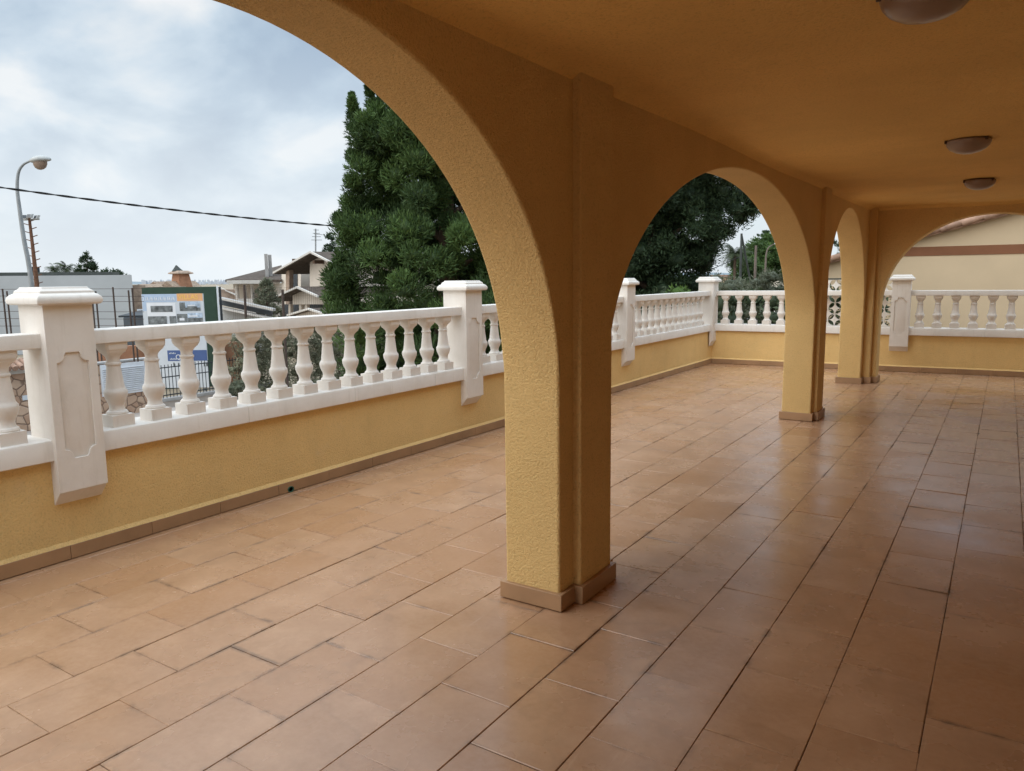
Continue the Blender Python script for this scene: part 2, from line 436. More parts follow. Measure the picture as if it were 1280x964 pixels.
# ------------------------------------------------------------------ world, sun
def make_world():
    w = bpy.data.worlds.new('World'); scene.world = w; w.use_nodes = True; t = w.node_tree; N = t.nodes; L = t.links
    bg = N['Background']
    sun_el = R(36)     # the sun, behind cloud, stands to the left and behind
    sky = N.new('ShaderNodeTexSky'); sky.sky_type = 'NISHITA'; sky.sun_disc = False
    sky.sun_elevation = sun_el; sky.sun_rotation = math.atan2(-.42, -.907)  # heading measured from +Y towards +X
    sky.air_density = 1.0; sky.dust_density = 2.0; sky.ozone_density = 1.5
    tc = N.new('ShaderNodeTexCoord')
    # project the direction on a cloud layer so that the clouds flatten towards the horizon
    sep = N.new('ShaderNodeSeparateXYZ'); L.new(tc.outputs['Generated'], sep.inputs[0])
    def mth(op, a, b=0.0):
        m = N.new('ShaderNodeMath'); m.operation = op
        for v, i in ((a, 0), (b, 1)):
            if hasattr(v, 'is_output'): L.new(v, m.inputs[i])
            else: m.inputs[i].default_value = v
        return m.outputs[0]
    h = mth('ADD', mth('ABSOLUTE', sep.outputs[2]), .50)
    cx = mth('DIVIDE', sep.outputs[0], h); cyy = mth('DIVIDE', sep.outputs[1], h)
    cmb = N.new('ShaderNodeCombineXYZ'); L.new(cx, cmb.inputs[0]); L.new(cyy, cmb.inputs[1]); cmb.inputs[2].default_value = CLOUD_SEED
    def noise(sc, det, ro, dist=0.0):
        n = N.new('ShaderNodeTexNoise'); n.inputs['Scale'].default_value = sc; n.inputs['Detail'].default_value = det
        n.inputs['Roughness'].default_value = ro; n.inputs['Distortion'].default_value = dist; L.new(cmb.outputs[0], n.inputs['Vector']); return n.outputs['Fac']
    def ramp(f, stops):
        r = N.new('ShaderNodeValToRGB'); e = r.color_ramp.elements
        while len(e) < len(stops): e.new(.5)
        for i, (p, c) in enumerate(stops): e[i].position = p; e[i].color = (*c, 1)
        L.new(f, r.inputs['Fac']); return r.outputs['Color']
    def mix(f, a, b, ty='MIX'):
        m = N.new('ShaderNodeMix'); m.data_type = 'RGBA'; m.blend_type = ty; m.clamp_result = False
        for v, i in ((f, 0), (a, 6), (b, 7)):
            if hasattr(v, 'is_output'): L.new(v, m.inputs[i])
            elif hasattr(v, '__len__'): m.inputs[i].default_value = (*v, 1)
            else: m.inputs[i].default_value = v
        return m.outputs[2]
    S = 1/.1
    cover = ramp(noise(1.15, 7, .55, .3), [(.30, (.82, .82, .82)), (.60, (1, 1, 1))])
    shade = noise(4.2, 6, .5, .2)
    cl = ramp(shade, [(.37, (.215, .268, .33)), (.46, (.253, .31, .368)), (.55, (.325, .378, .425)), (.67, (.455, .468, .474))])
    # brighter veil low over the horizon
    low = ramp(sep.outputs[2], [(.0, (.80, .80, .80)), (.10, (.55, .55, .55)), (.28, (.0, .0, .0))])
    cl = mix(low, cl, (.468, .497, .516))
    # overcast sky is brighter overhead, its unseen part raised further to light the walls
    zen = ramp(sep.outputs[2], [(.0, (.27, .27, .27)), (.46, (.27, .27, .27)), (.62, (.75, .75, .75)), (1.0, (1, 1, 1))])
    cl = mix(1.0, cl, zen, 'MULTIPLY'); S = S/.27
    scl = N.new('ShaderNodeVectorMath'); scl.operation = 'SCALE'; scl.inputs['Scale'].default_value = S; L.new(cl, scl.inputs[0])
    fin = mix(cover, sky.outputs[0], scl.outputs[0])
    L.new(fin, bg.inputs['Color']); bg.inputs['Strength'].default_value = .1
    sd = bpy.data.lights.new('sun', 'SUN'); so = bpy.data.objects.new('sun', sd); COL.objects.link(so)
    sd.energy = SUN; sd.angle = R(75); sd.color = (1.0, .94, .86)
    dv = Vector((.42*math.cos(sun_el), .907*math.cos(sun_el), -math.sin(sun_el)))
    so.rotation_euler = dv.to_track_quat('-Z', 'Y').to_euler(); so.location = (-20, -20, 30)
CLOUD_SEED = 5.5
SUN = .9
make_world()
scene.view_settings.view_transform = 'Standard'; scene.view_settings.look = 'None'
scene.view_settings.exposure = 0.97; scene.view_settings.gamma = 1.0
scene.render.engine = 'CYCLES'
try:
    scene.cycles.max_bounces = 10; scene.cycles.diffuse_bounces = 6
except Exception: pass

# ================================================================== the terrace
XW, XF = -1.66, -1.96            # gallery face and terrace face of the arcade wall
CEIL = 2.455
XP = -4.36                        # inner face of the street-side parapet
YB = -3.4                         # back end of the gallery
YE = 11.78                        # gallery face of the end arch wall
XH = 1.22                         # house wall of the gallery
FA = R(3.2); FC = Vector((-4.37, 13.18, 0)); FU = Vector((math.cos(FA), math.sin(FA), 0)); FN = Vector((-math.sin(FA), math.cos(FA), 0))
def LW(s, t, z): return (XP-t, s, z)                       # street-side wall: s along, t outwards
def FWL(s, t, z): p = FC+FU*s+FN*t; return (p.x, p.y, z)   # far wall

def terrace_floor():
    TW, TL = .319, .489
    v, f, uv, tint = [], [], [], []
    rn = random.Random(5); g = .0011; ch = .0020
    def far_limit(x): return FC.y+(x-FC.x)*math.tan(FA)+.02
    k = 0; x = -.138+TW*5
    while x > XP-.2:
        x0, x1 = x-TW, x
        ya = 1.142 if k % 2 == 1 else 1.142+TL/2
        j = math.floor((-4.6-ya)/TL); y = ya+j*TL
        while y < 14.2:
            y0, y1 = y, y+TL
            X0, X1 = max(x0, XP-.02), x1
            Y0, Y1 = y0, min(y1, far_limit((x0+x1)/2))
            y += TL
            if X1-X0 < .02 or Y1-Y0 < .02: continue
            t = rn.random(); base = len(v)
            wp = 1.0 if x0 < -2 else 1.7; a, b, c0 = rn.gauss(0, .0012*wp), rn.gauss(0, .0010*wp), rn.gauss(0, .0004)
            sm_ = abs(a)*.53+abs(b)*.82+max(0, -c0); k_ = min(1, .0024/max(sm_, 1e-6)); a, b, c0 = a*k_, b*k_, c0*k_
            xm, ym = (X0+X1)/2, (Y0+Y1)/2
            jx, jy = rn.gauss(0, .0009), rn.gauss(0, .0012)
            def P(xx, yy, dz): return (xx, yy, c0+a*(xx-xm)/.3+b*(yy-ym)/.3+dz)
            for (e, dz) in ((g, -.016), (g, -ch), (g+ch, 0)):
                for (xx, yy) in ((X0+e+.0003+jx, Y0+e+jy), (X1-e-.0003+jx, Y0+e+jy), (X1-e-.0003+jx, Y1-e+jy), (X0+e+.0003+jx, Y1-e+jy)):
                    v.append(P(xx, yy, dz)); tint.append(t); uv.append(((yy-y0)/TL, (xx-x0)/TW))
            for r in (0, 4):
                for q in range(4):
                    q2 = (q+1) % 4; f.append((base+r+q, base+r+q2, base+r+4+q2, base+r+4+q))
            f.append((base+8, base+9, base+10, base+11))
        x -= TW; k += 1
    me = bpy.data.meshes.new('terrace_floor'); me.from_pydata(v, [], f)
    at_ = me.attributes.new('tint', 'FLOAT', 'POINT'); at_.data.foreach_set('value', tint)
    ul = me.uv_layers.new(name='tile')
    for lp in me.loops: ul.data[lp.index].uv = uv[lp.vertex_index]
    me.materials.append(M['tile']); me.update()
    o = bpy.data.objects.new('terrace_floor', me); COL.objects.link(o); tag(o, 'glazed terracotta tile floor of the terrace and gallery', 'floor', kind='structure')
    mb = MB(); mb.box(XP-.2, 3.0, -4.8, 14.0, -.35, -.0046)
    tag(mb.build('terrace_slab', M['grout']), 'dark grouted slab under the terrace tiles', 'floor', kind='structure')
terrace_floor()

# ---------------- the arcade: street-side arches, end arch, ceiling
ARCHES = [(-1.67, 1.22, 1.06, 1.27), (1.49, 1.43, 1.06, 1.285), (5.88, 2.45, 1.06, 1.265), (10.20, 1.36, 1.06, 1.285)]   # centre, half span, springing, rise
def arch_wall(spans, s0, s1, t0, t1, ztop, T, nseg=56, wob=0.0):
    """wall from s0 to s1 with arched openings down to the floor"""
    mb = MB()
    def solid(a, b, za, zb): mb.box(a, b, t0, t1, za, zb, T)
    prev = s0
    def face(pts):
        n = len(mb.v); m = len(pts)
        for t in (t0, t1):
            for (s, z) in pts: mb.v.append(tuple(T(s, t, z)))
        mb.f.append(tuple(range(n, n+m))); mb.f.append(tuple(range(n+m, n+2*m))[::-1]); mb.mi += [0, 0]
        return n, m
    for (c, a, z0, b) in spans:
        # pillar strip up to springing and the wall above it
        for (za, zb) in ((0, z0), (z0, ztop)): 
            mb.quad(T(prev, t0, za), T(c-a, t0, za), T(c-a, t0, zb), T(prev, t0, zb)); mb.quad(T(prev, t1, za), T(prev, t1, zb), T(c-a, t1, zb), T(c-a, t1, za))
        pts = []
        for i in range(nseg+1):
            th = math.pi*(1-i/nseg); w = 1+wob*math.sin(3*th+c)
            pts.append((c+a*math.cos(th), z0+b*math.sin(th)*w))
        for i in range(nseg):
            (sa, za), (sb, zb) = pts[i], pts[i+1]
            mb.quad(T(sa, t0, za), T(sb, t0, zb), T(sb, t0, ztop), T(sa, t0, ztop))
            mb.quad(T(sa, t1, za), T(sa, t1, ztop), T(sb, t1, ztop), T(sb, t1, zb))
            mb.quad(T(sa, t0, za), T(sa, t1, za), T(sb, t1, zb), T(sb, t0, zb))
            mb.quad(T(sa, t0, ztop), T(sb, t0, ztop), T(sb, t1, ztop), T(sa, t1, ztop))
        for s in (c-a, c+a): mb.quad(T(s, t0, 0), T(s, t1, 0), T(s, t1, z0), T(s, t0, z0))
        mb.quad(T(prev, t0, ztop), T(c-a, t0, ztop), T(c-a, t1, ztop), T(prev, t1, ztop))
        prev = c+a
    c = spans[-1]
    for (za, zb) in ((0, c[2]), (c[2], ztop)):
        mb.quad(T(prev, t0, za), T(s1, t0, za), T(s1, t0, zb), T(prev, t0, zb)); mb.quad(T(prev, t1, za), T(prev, t1, zb), T(s1, t1, zb), T(s1, t1, za))
        for s in (s0, s1): mb.quad(T(s, t0, za), T(s, t1, za), T(s, t1, zb), T(s, t0, zb))
    mb.quad(T(prev, t0, ztop), T(s1, t0, ztop), T(s1, t1, ztop), T(prev, t1, ztop))
    return mb
arcade = empty('arcade', (-1.81, 4, 0), 'yellow stucco arcade of round arches carrying the low ceiling over the tiled gallery', 'arcade')
arch_wall(ARCHES, YB, YE+.3, 0, .30, 3.0, lambda s, t, z: (XW-t, s, z), wob=.004).build('arch_wall', M['stucco'], arcade, smooth=35, bevel=.012, seg=3)
arch_wall([(-.20, 1.29, 1.06, 1.262)], XW, XH+1.5, 0, .30, 3.0, lambda s, t, z: (s, YE+t, z), wob=.004).build('arch_wall', M['stucco'], arcade, smooth=35, bevel=.012, seg=3)
for (a, b) in ((-.36, -.03), (3.052, 3.382), (8.425, 8.735)):
    mb = MB(); mb.box(XW-.05, XW+.042, a, b, .0, CEIL+.03)
    mb.build('pilaster', M['stucco'], arcade, bevel=.010, seg=3)
mb = MB(); mb.box(XW-.05, XW+.10, YE-.10, YE+.05, 0, CEIL+.03)
mb.build('pilaster', M['stucco'], arcade, bevel=.012, seg=3)
for (y0, y1, pa, pb) in ((-.45, .06, -.36, -.03), (2.92, 3.43, 3.052, 3.382), (8.33, 8.84, 8.425, 8.735)):
    mb = MB(); e = .022
    mb.box(XF-e, XW+e, y0-e, y1+e, .004, .085)
    mb.box(XW, XW+.042+e, pa-e, pb+e, .001, .088)
    mb.build('skirting', M['skirting'], arcade, bevel=.003, seg=2)
mb = MB(); e = .022
mb.box(XF-e, XW+e, 11.56-e, YE+.3+e, .001, .085); mb.box(XW, -1.49+e, YE-e, YE+.3+e+.001, .001, .087); mb.box(XW, XW+.10+e, YE-.10-e, YE, .001, .09)
mb.build('skirting', M['skirting'], arcade, bevel=.003)
# ceiling with a rounded cove along the walls, slightly uneven
mb = MB()
NX, NY = 26, 110; xs = [XW-.02+(XH+.04-XW)*i/NX for i in range(NX+1)]; ys = [YB+(YE+.02-YB)*j/NY for j in range(NY+1)]
def ceil_z(x, y):
    def cove(d): 
        r = .10
        return 0 if d > r else -(r-math.sqrt(max(0, r*r-(r-max(d, 0))**2)))*.55
    z = CEIL+.006*math.sin(1.9*y+.7*x)+.004*math.sin(3.7*x-1.1*y)
    return z+cove(x-XW)+cove(YE-y)
xs = sorted(set(xs+[XW+.01, XW+.03, XW+.06, XW+.09])); ys = sorted(set(ys+[YE-.01, YE-.03, YE-.06, YE-.09]))
for i in range(len(xs)-1):
    for j in range(len(ys)-1):
        q = [(xs[i], ys[j]), (xs[i], ys[j+1]), (xs[i+1], ys[j+1]), (xs[i+1], ys[j])]
        mb.quad(*[(x, y, ceil_z(x, y)) for x, y in q])
mb.build('ceiling', M['ceiling'], arcade, smooth=60)
mb = MB(); mb.box(XW+.001, XH+1.6, YB, YE-.001, 2.62, 2.95)
mb.build('roof_slab', M['stucco_low'], arcade)
mb = MB(); mb.box(XH, XH+.3, YB, YE-.002, -.002, 2.9)
mb.build('house_wall', M['house_wall'], arcade)
arch_wall([(-.20, 1.29, 1.06, 1.262)], XW, XH+1.5, 0, .30, 3.0, lambda s, t, z: (s, YB+.06-t, z), wob=.004).build('arch_wall', M['stucco'], arcade, smooth=35, bevel=.012, seg=3)  # unseen back arch, added as an opening that lets light in

# ---------------- ceiling lamps
def ceiling_lamp(x, y, label):
    t = empty('ceiling_lamp', (x, y, CEIL), label, 'ceiling lamp', 'round ceiling lamps along the gallery')
    n = 40; prof = [(.128, -.012), (.137, -.02), (.136, -.03), (.128, -.05), (.108, -.073), (.075, -.091), (.035, -.101), (.004, -.103)]
    mb = MB(); mb.rings([[(x+r*math.cos(2*math.pi*k/n), y+r*math.sin(2*math.pi*k/n), CEIL+z) for k in range(n)] for r, z in prof])
    mb.build('lamp_shade', M['glass_lamp'], t, smooth=40)
    mb = MB(); mb.rings([[(x+r*math.cos(2*math.pi*k/n), y+r*math.sin(2*math.pi*k/n), CEIL+z) for k in range(n)] for r, z in ((.118, .02), (.118, -.0135))])
    mb.build('lamp_base', M['lamp_metal'], t, smooth=40)
    for a in (R(200), R(320), R(80)):
        mb = MB(); p = Vector((x+.132*math.cos(a), y+.132*math.sin(a), CEIL-.018)); d = Vector((math.cos(a), math.sin(a), 0))
        mb.obox(p+d*.006, d*.010, Vector((-d.y, d.x, 0))*.007, Vector((0, 0, .014)))
        mb.build('clip', M['lamp_metal'], t, bevel=.002)
ceiling_lamp(-.278, 2.87, 'nearest frosted round ceiling lamp, cut by the top of the photo')
ceiling_lamp(-.285, 6.14, 'frosted round ceiling lamp in the middle of the gallery, larger of the two seen whole')
ceiling_lamp(-.29, 8.85, 'farthest and smallest frosted round ceiling lamp, nearest the end arch')

# ---------------- parapets
def low_wall(T, s0, s1, label, gaps):
    t = empty('parapet_wall', T((s0+s1)/2, .1, 0), label, 'parapet')
    mb = MB(); mb.box(s0, s1, 0, .22, -3.0, .583, T); mb.build('wall', M['stucco_low'], t, bevel=.006)
    mb = MB(); s = s0; k = 0
    while s < s1-.03:
        e = min(s+.489, s1); mb.box(s+.001, e-.0015, -.019+random.uniform(-.0015, .0015),   .005, .0045, .083+random.uniform(-.0015, .0015), T); s += .489
    mb.build('skirting', M['skirting'], t, bevel=.002)
    # plaster fillet on top of the skirting
    mb = MB(); n = len(mb.v)
    pr = [(-.017, .0825), (.003, .0825), (.003, .108)]
    mb.prism([T(s0, a, z) for a, z in pr], Vector(T(s1, 0, 0))-Vector(T(s0, 0, 0))); mb.build('plaster_fillet', M['stucco_low'], t)
    return t
low_wall(LW, -4.8, 13.42, 'long yellow stucco parapet along the street side of the terrace', None)
low_wall(FWL, -.10, 7.4, 'yellow stucco parapet across the far end of the terrace', None)

# baluster: square plinth, waisted vase body, ring, flared square capital
def superring(r, sq, z, n=32):
    """ring between round (sq=0) and square (sq=1)"""
    out = []
    for k in range(n):
        a = 2*math.pi*(k+.5)/n; c, s = math.cos(a), math.sin(a); m = 1/max(abs(c), abs(s))
        m = min(m, 1.30); q = r*((1-sq)+sq*m); out.append((q*c, q*s, z))
    return out
def baluster_mesh():
    h = .502; mb = MB()
    mb.box(-.066, .066, -.066, .066, 0, .070)
    prof = [(.058, .070), (.060, .078), (.056, .088), (.047, .094), (.043, .104), (.041, .118), (.045, .135), (.056, .158), (.064, .182), (.066, .200), (.064, .212), (.056, .222), (.052, .232),
            (.047, .270), (.0425, .310), (.039, .345), (.038, .362), (.043, .366), (.0445, .372), (.043, .378), (.037, .382), (.036, .396)]
    R_ = [superring(r, 0, z) for r, z in prof]
    for r, sq, z in ((.037, .1, .408), (.041, .35, .420), (.049, .75, .434), (.056, 1, .444), (.0575, 1, .452), (.0615, 1, .456), (.064, 1, .464), (.066, 1, .478), (.066, 1, h)): R_.append(superring(r, sq, z))
    mb.rings(R_)
    me_o = mb.build('baluster', M['white'], None, smooth=32, fix=True)
    return me_o
BAL = baluster_mesh(); BALME = BAL.data; bpy.data.objects.remove(BAL)

def wav_box(mb, s0, s1, t0, t1, z0, z1, T, r=.012):
    """long stone bar with a rounded section"""
    pr = [(t0, z0+.004), (t0+.004, z0), (t1-.004, z0), (t1, z0+.004), (t1, z1-r), (t1-r*.3, z1-r*.3), (t1-r, z1), (t0+r, z1), (t0+r*.3, z1-r*.3), (t0, z1-r)]
    mb.prism([T(s0, t, z) for t, z in pr], Vector(T(s1, 0, 0))-Vector(T(s0, 0, 0)))

def balustrade(T, s0, s1, posns, label, zoff=0, rot=0.0):
    root = empty('balustrade', T((s0+s1)/2, .05, .58), label, 'balustrade', 'white stone balustrades round the terrace')
    mb = MB(); s = s0
    while s < s1-.01:
        e = min(s1, s+1.02)
        if s1-e < .2: e = s1
        wav_box(mb, s+.001, e-.001, -.045, .235, .585, .705, T, .02); s = e
    mb.build('base_course', M['white'], root, smooth=40)
    mb = MB(); wav_box(mb, s0, s1, -.028, .132, 1.205, 1.286, T, .008); mb.build('handrail', M['white'], root, smooth=40)
    org = wpos(root)
    for p in posns:
        b = bpy.data.objects.new('baluster', BALME); COL.objects.link(b); b.parent = root
        b.location = Vector(T(p, .052, .7045))-org; b.rotation_euler = (0, 0, rot)
    return root

def pier(T, s0, s1, label, t0=-.08, t1=.19, sides=False, corner=False, name='balustrade_pier'):
    root = empty(name, T((s0+s1)/2, .05, .31), label, 'pier', 'white stone piers of the balustrade')
    zb, zt = .405, 1.44; w = s1-s0; m = .045
    mb = MB()
    # shaft behind the panelled slab; front foot splays back to the wall
    pts = [(t0+.012, zb), (.01, .315), (.01, .583), (t1, .583), (t1, zt), (t0+.012, zt)]
    mb.prism([T(s0, t, z) for t, z in pts], Vector(T(s1, 0, 0))-Vector(T(s0, 0, 0)))
    mb.build('shaft', M['white'], root, bevel=.004)
    # front slab with the sunk panel whose ends are scooped
    mb = MB(); a0, a1 = s0+m, s1-m; b0, b1 = .60, 1.165; n_ = .052; mid = (s0+s1)/2; hw = .036
    def arc(cx, cz, r, a, b, k=6): return [(cx+r*math.cos(R(a+(b-a)*i/k)), cz+r*math.sin(R(a+(b-a)*i/k))) for i in range(k+1)]
    hole = []
    hole += [(a0, b1-n_)] if False else []
    hole += arc(a0+.002, b1-.0, n_-.010, 270, 360)[::1]            # top scoop, street end
    hole += [(mid-hw, b1+.012), (mid+hw, b1+.012)]
    hole += arc(a1-.002, b1, n_-.010, 180, 270)
    hole += arc(a1-.002, b0, n_-.010, 90, 180)
    hole += [(mid+hw, b0-.012), (mid-hw, b0-.012)]
    hole += arc(a0+.002, b0, n_-.010, 0, 90)
    outer = [(s0, zb+.002), (s1, zb+.002), (s1, zt-.001), (s0, zt-.001)]
    add_raw(mb, holed_plate(outer, [hole], lambda a, b, c: T(a, t0+.0125-c, b), .0125))
    mb.build('panel', M['white'], root, bevel=.0035, seg=2)
    # moulded cap
    prof = [(.0, 1.436), (.030, 1.438), (.040, 1.446), (.043, 1.460), (.040, 1.476), (.028, 1.490), (.016, 1.496), (.012, 1.500), (.010, 1.512), (-.004, 1.522), (-.008, 1.526), (-.010, 1.533)]
    def ring(e, z): return [T(s0-e, t0-e, z), T(s1+e, t0-e, z), T(s1+e, t1+e, z), T(s0-e, t1+e, z)]
    mb = MB(); mb.rings([ring(e, z) for e, z in prof]); mb.build('cap', M['white'], root, smooth=30, bevel=.003)
    return root
SP = .2417
P1, P2, P3 = (1.995, 2.258), (5.755, 6.018), (9.405, 9.668)
pier(LW, -1.765, -1.50, 'white stone pier behind the viewer on the street side')
pier(LW, *P1, 'big white stone pier with a sunk panel at the left edge of the photo')
pier(LW, *P2, 'white stone pier with a sunk panel just left of the big yellow pillar')
pier(LW, *P3, 'white stone pier seen against dark foliage at the left foot of the middle arch')
pier(FWL, 2.86, 3.125, 'white panelled stone pier on the far parapet beside the breeze block screen')
pier(FWL, 6.7, 6.965, 'white stone pier at the hidden right end of the far parapet')
# corner pier
def corner_pier():
    T = lambda a, b, z: (XP+.03-b, 12.985+a, z)
    r = pier(T, 0, .27, 'plain white stone pier in the far corner where the two parapets meet', t0=-.05, t1=.22)
corner_pier()
balustrade(LW, -1.50, P1[0]+.002, [P1[0]-.175-SP*k for k in range(14)], 'white balustrade cut by the left edge of the photo, before the big pier')
balustrade(LW, P1[1]-.002, P2[0]+.002, [2.42+SP*k for k in range(14)], 'white balustrade in the large left arch between the big pier and the second pier')
balustrade(LW, P2[1]-.002, P3[0]+.002, [P2[1]+.16+.2385*k for k in range(14)], 'white balustrade mostly hidden behind the big yellow pillar')
balustrade(LW, P3[1]-.002, 12.987, [9.83+.2365*k for k in range(13)], 'white balustrade of slender looking balusters running to the far corner pier')
balustrade(FWL, .06, 2.862, [.236+.2355*k for k in range(7)], 'white balustrade on the far parapet between corner pier and breeze block screen', rot=FA)
balustrade(FWL, 3.123, 6.702, [3.262+.2396*k for k in range(14)], 'white balustrade on the far parapet in front of the cream gable wall', rot=FA)

# breeze-block screen beside the far pier
def breeze():
    s0, B = 1.80, .2115; rows, cols = 4, 5
    root = empty('breeze_block_screen', FWL(s0+.42, .14, .7), 'white openwork breeze block screen with leaf shaped holes beside the far pier', 'screen')
    def leafhole(cx, cz, sgn):
        out = []; L, w = .068, .032; n = 8; c = math.cos(R(45)); 
        for i in range(n): u = -L+2*L*i/n; out.append((u, w*(1-(u/L)**2)))
        for i in range(n): u = L-2*L*i/n; out.append((u, -w*(1-(u/L)**2)))
        return [(cx+(u*c-v*c*sgn), cz+(u*c*sgn+v*c)) for u, v in out]
    z0 = .706
    for r in range(rows):
        for q in range(cols):
            a, b = s0+q*B, z0+r*(B-.022); h = B-.022; mb = MB()
            sx, sz = B/2, h/2; holes = []
            for i in (0, 1):
                for j in (0, 1): holes.append(leafhole(a+sx*(.5+i), b+sz*(.5+j), 1 if i == j else -1))
            outer = [(a+.001, b+.001), (a+B-.001, b+.001), (a+B-.001, b+h-.001), (a+.001, b+h-.001)]
            add_raw(mb, holed_plate(outer, holes, lambda s, z, t: FWL(s, .145+t, z), .07))
            mb.build('block', M['white'], root)
    mb = MB(); mb.box(s0-.01, s0+cols*B+.30, .135, .225, z0+rows*(B-.022), z0+rows*(B-.022)+.022, FWL); mb.build('capping', M['grey_dark'], root)
    mb = MB(); mb.box(s0-.04, s0-.002, .14, .22, .7, z0+rows*(B-.022), FWL); mb.build('frame', M['white'], root)
breeze()

# drain hole at the foot of the parapet
d = empty('drain_outlet', (XP+.02, 3.62, .02), 'small dark green drain outlet in the skirting under the left balustrade', 'drain')
mb = MB(); n = 16
mb.rings([[(XP+x, 3.62+r*math.cos(2*math.pi*k/n), .024+r*.8*math.sin(2*math.pi*k/n)) for k in range(n)] for r, x in ((.028, .018), (.028, .026), (.020, .026), (.018, .010))])
mb.build('pipe_end', M['drain'], d, smooth=40)
mb = MB(); mb.rings([[(XP+.021, 3.62+r*math.cos(2*math.pi*k/n), .024+r*.8*math.sin(2*math.pi*k/n)) for k in range(n)] for r in (.019, .002)]); mb.build('hole', M['black'], d)
#BACKGROUND
# ================================================================== the world beyond the terrace
def ray(px, py): return RT*((px-640)/FPX) - UP*((py-482)/FPX) + FW
def onp(px, py, P0, n):
    n = Vector(n); v = ray(px, py); return CAM+v*((Vector(P0)-CAM).dot(n)/v.dot(n))
Z3 = Vector((0, 0, 1))
def vbox(mb, pa, pb, ya, yb, d, th):
    """upright box facing the heading: columns pa..pb, rows ya..yb (yb None = down to the ground)"""
    m = (pa+pb)/2; pe = pb if m < 640 else pa; E_ = at(pe, 350, d); dv = Vector((E_.x, E_.y, 0)).normalized(); sv = Vector((dv.y, -dv.x, 0))
    A, B = (onp(p_, 350, E_, dv) for p_ in (pa, pb))
    dm = ((A+B)/2).dot(HD); z1 = at(m, ya, dm).z; z0 = GZ if yb is None else at(m, yb, dm).z
    A.z = B.z = 0; c = (A+B)/2+dv*th/2; c.z = (z0+z1)/2
    return mb.obox(c, (B-A)/2, dv*th/2, Z3*(z1-z0)/2)
def one(mb, name, mat, label, cat, group=None, **k):
    return tag(mb.build(name, mat, None, **k), label, cat, group)

# ---- ground, road, pavements, far land
def sheet(name, pts, z, mat, label):
    mb = MB(); mb.poly([(x, y, z) for x, y in pts]); tag(mb.build(name, mat), label, 'ground', kind='structure')
sheet('ground', [(-5000, -3000), (3000, -3000), (3000, 5000), (-5000, 5000)], GZ-.02, M['dirt'], 'dry ground of the neighbourhood reaching to the horizon')
XS = at(130, 480, 24.7).x
mb = MB(); mb.box(XS+2.0, -11.5, -60, 120, GZ-.2, GZ-.012); tag(mb.build('road', M['asphalt']), 'asphalt street below the terrace', 'road', kind='structure')
mb = MB(); mb.box(XS, XS+1.85, -60, 120, GZ-.2, GZ+.11); tag(mb.build('pavement', M['pavement']), 'pinkish pavement along the stone wall across the street', 'pavement', kind='structure')
mb = MB(); mb.box(XS+1.85, XS+2.0, -60, 120, GZ-.2, GZ+.112); tag(mb.build('kerb', M['kerb']), 'concrete kerb across the street', 'kerb', kind='structure')
mb = MB()
N_ = 90
for i in range(N_):
    a0, a1 = R(-70+150*i/N_), R(-70+150*(i+1)/N_)
    hh = lambda a: 9+7*math.sin(a*9+1)+5*math.sin(a*23+2)
    P = lambda a, r, z: (CAM.x+r*(HD.x*math.cos(a)+SD.x*math.sin(a)), CAM.y+r*(HD.y*math.cos(a)+SD.y*math.sin(a)), z)
    mb.quad(P(a0, 2300, GZ-1), P(a1, 2300, GZ-1), P(a1, 2700, hh(a1)), P(a0, 2700, hh(a0)))
    mb.quad(P(a0, 2700, hh(a0)), P(a1, 2700, hh(a1)), P(a1, 3200, GZ-1), P(a0, 3200, GZ-1))
tag(mb.build('hills', M['hills']), 'low distant hills on the horizon', 'hills', kind='structure')
mb = MB(); rc = random.Random(4)
for i in range(160):
    px = rc.uniform(175, 330); d = rc.uniform(1250, 1600); w = rc.uniform(.8, 3.0)
    vbox(mb, px, px+w, rc.uniform(349.5, 353.5), None, d, 15)
tag(mb.build('distant_city', M['city']), 'distant city of haze coloured low blocks on the horizon left of the houses', 'city', kind='stuff')

# ---- stone wall across the street (runs along the street, plane x = XS)
PS = Vector((XS, 0, 0)); NX_ = (1, 0, 0)
def S(px, py): p = onp(px, py, PS, NX_); return p.y, p.z
def sbox(mb, pa, pb, za, zb, x0=0.0, x1=.3): 
    ya, yb = S(pa, 400)[0], S(pb, 400)[0]; mb.box(XS-x1, XS-x0, min(ya, yb), max(ya, yb), za, zb); return mb
ztop = S(120, 456)[1]
yL, yR = S(-80, 400)[0], S(186, 400)[0]
w = empty('stone_wall', (XS-.15, (S(40, 400)[0]+yR)/2, GZ), 'crazy paved tan stone wall with a white slatted shutter across the street', 'wall')
sbox(MB(), 36.5, 186, GZ, ztop).build('wall', M['crazy'], w)
sbox(MB(), 36.5, 187, ztop, ztop+.06, -.04, .34).build('coping', M['concrete'], w)
sh = sbox(MB(), 119, 175, S(150, 493)[1], S(150, 454)[1], -.06, .1).build('shutter', M['white_paint'], w)
mb = MB(); z0_, z1_ = S(150, 491)[1], S(150, 459)[1]
for k in range(13):
    z = z0_+(z1_-z0_)*(k+.5)/13; y0_, y1_ = S(121, 400)[0], S(173.5, 400)[0]
    c = Vector((XS+.085, (y0_+y1_)/2, z)); mb.obox(c, (0, (y1_-y0_)/2, 0), (.022, 0, .018), (.003, 0, -.004))
mb.build('slats', M['white_paint'], sh)
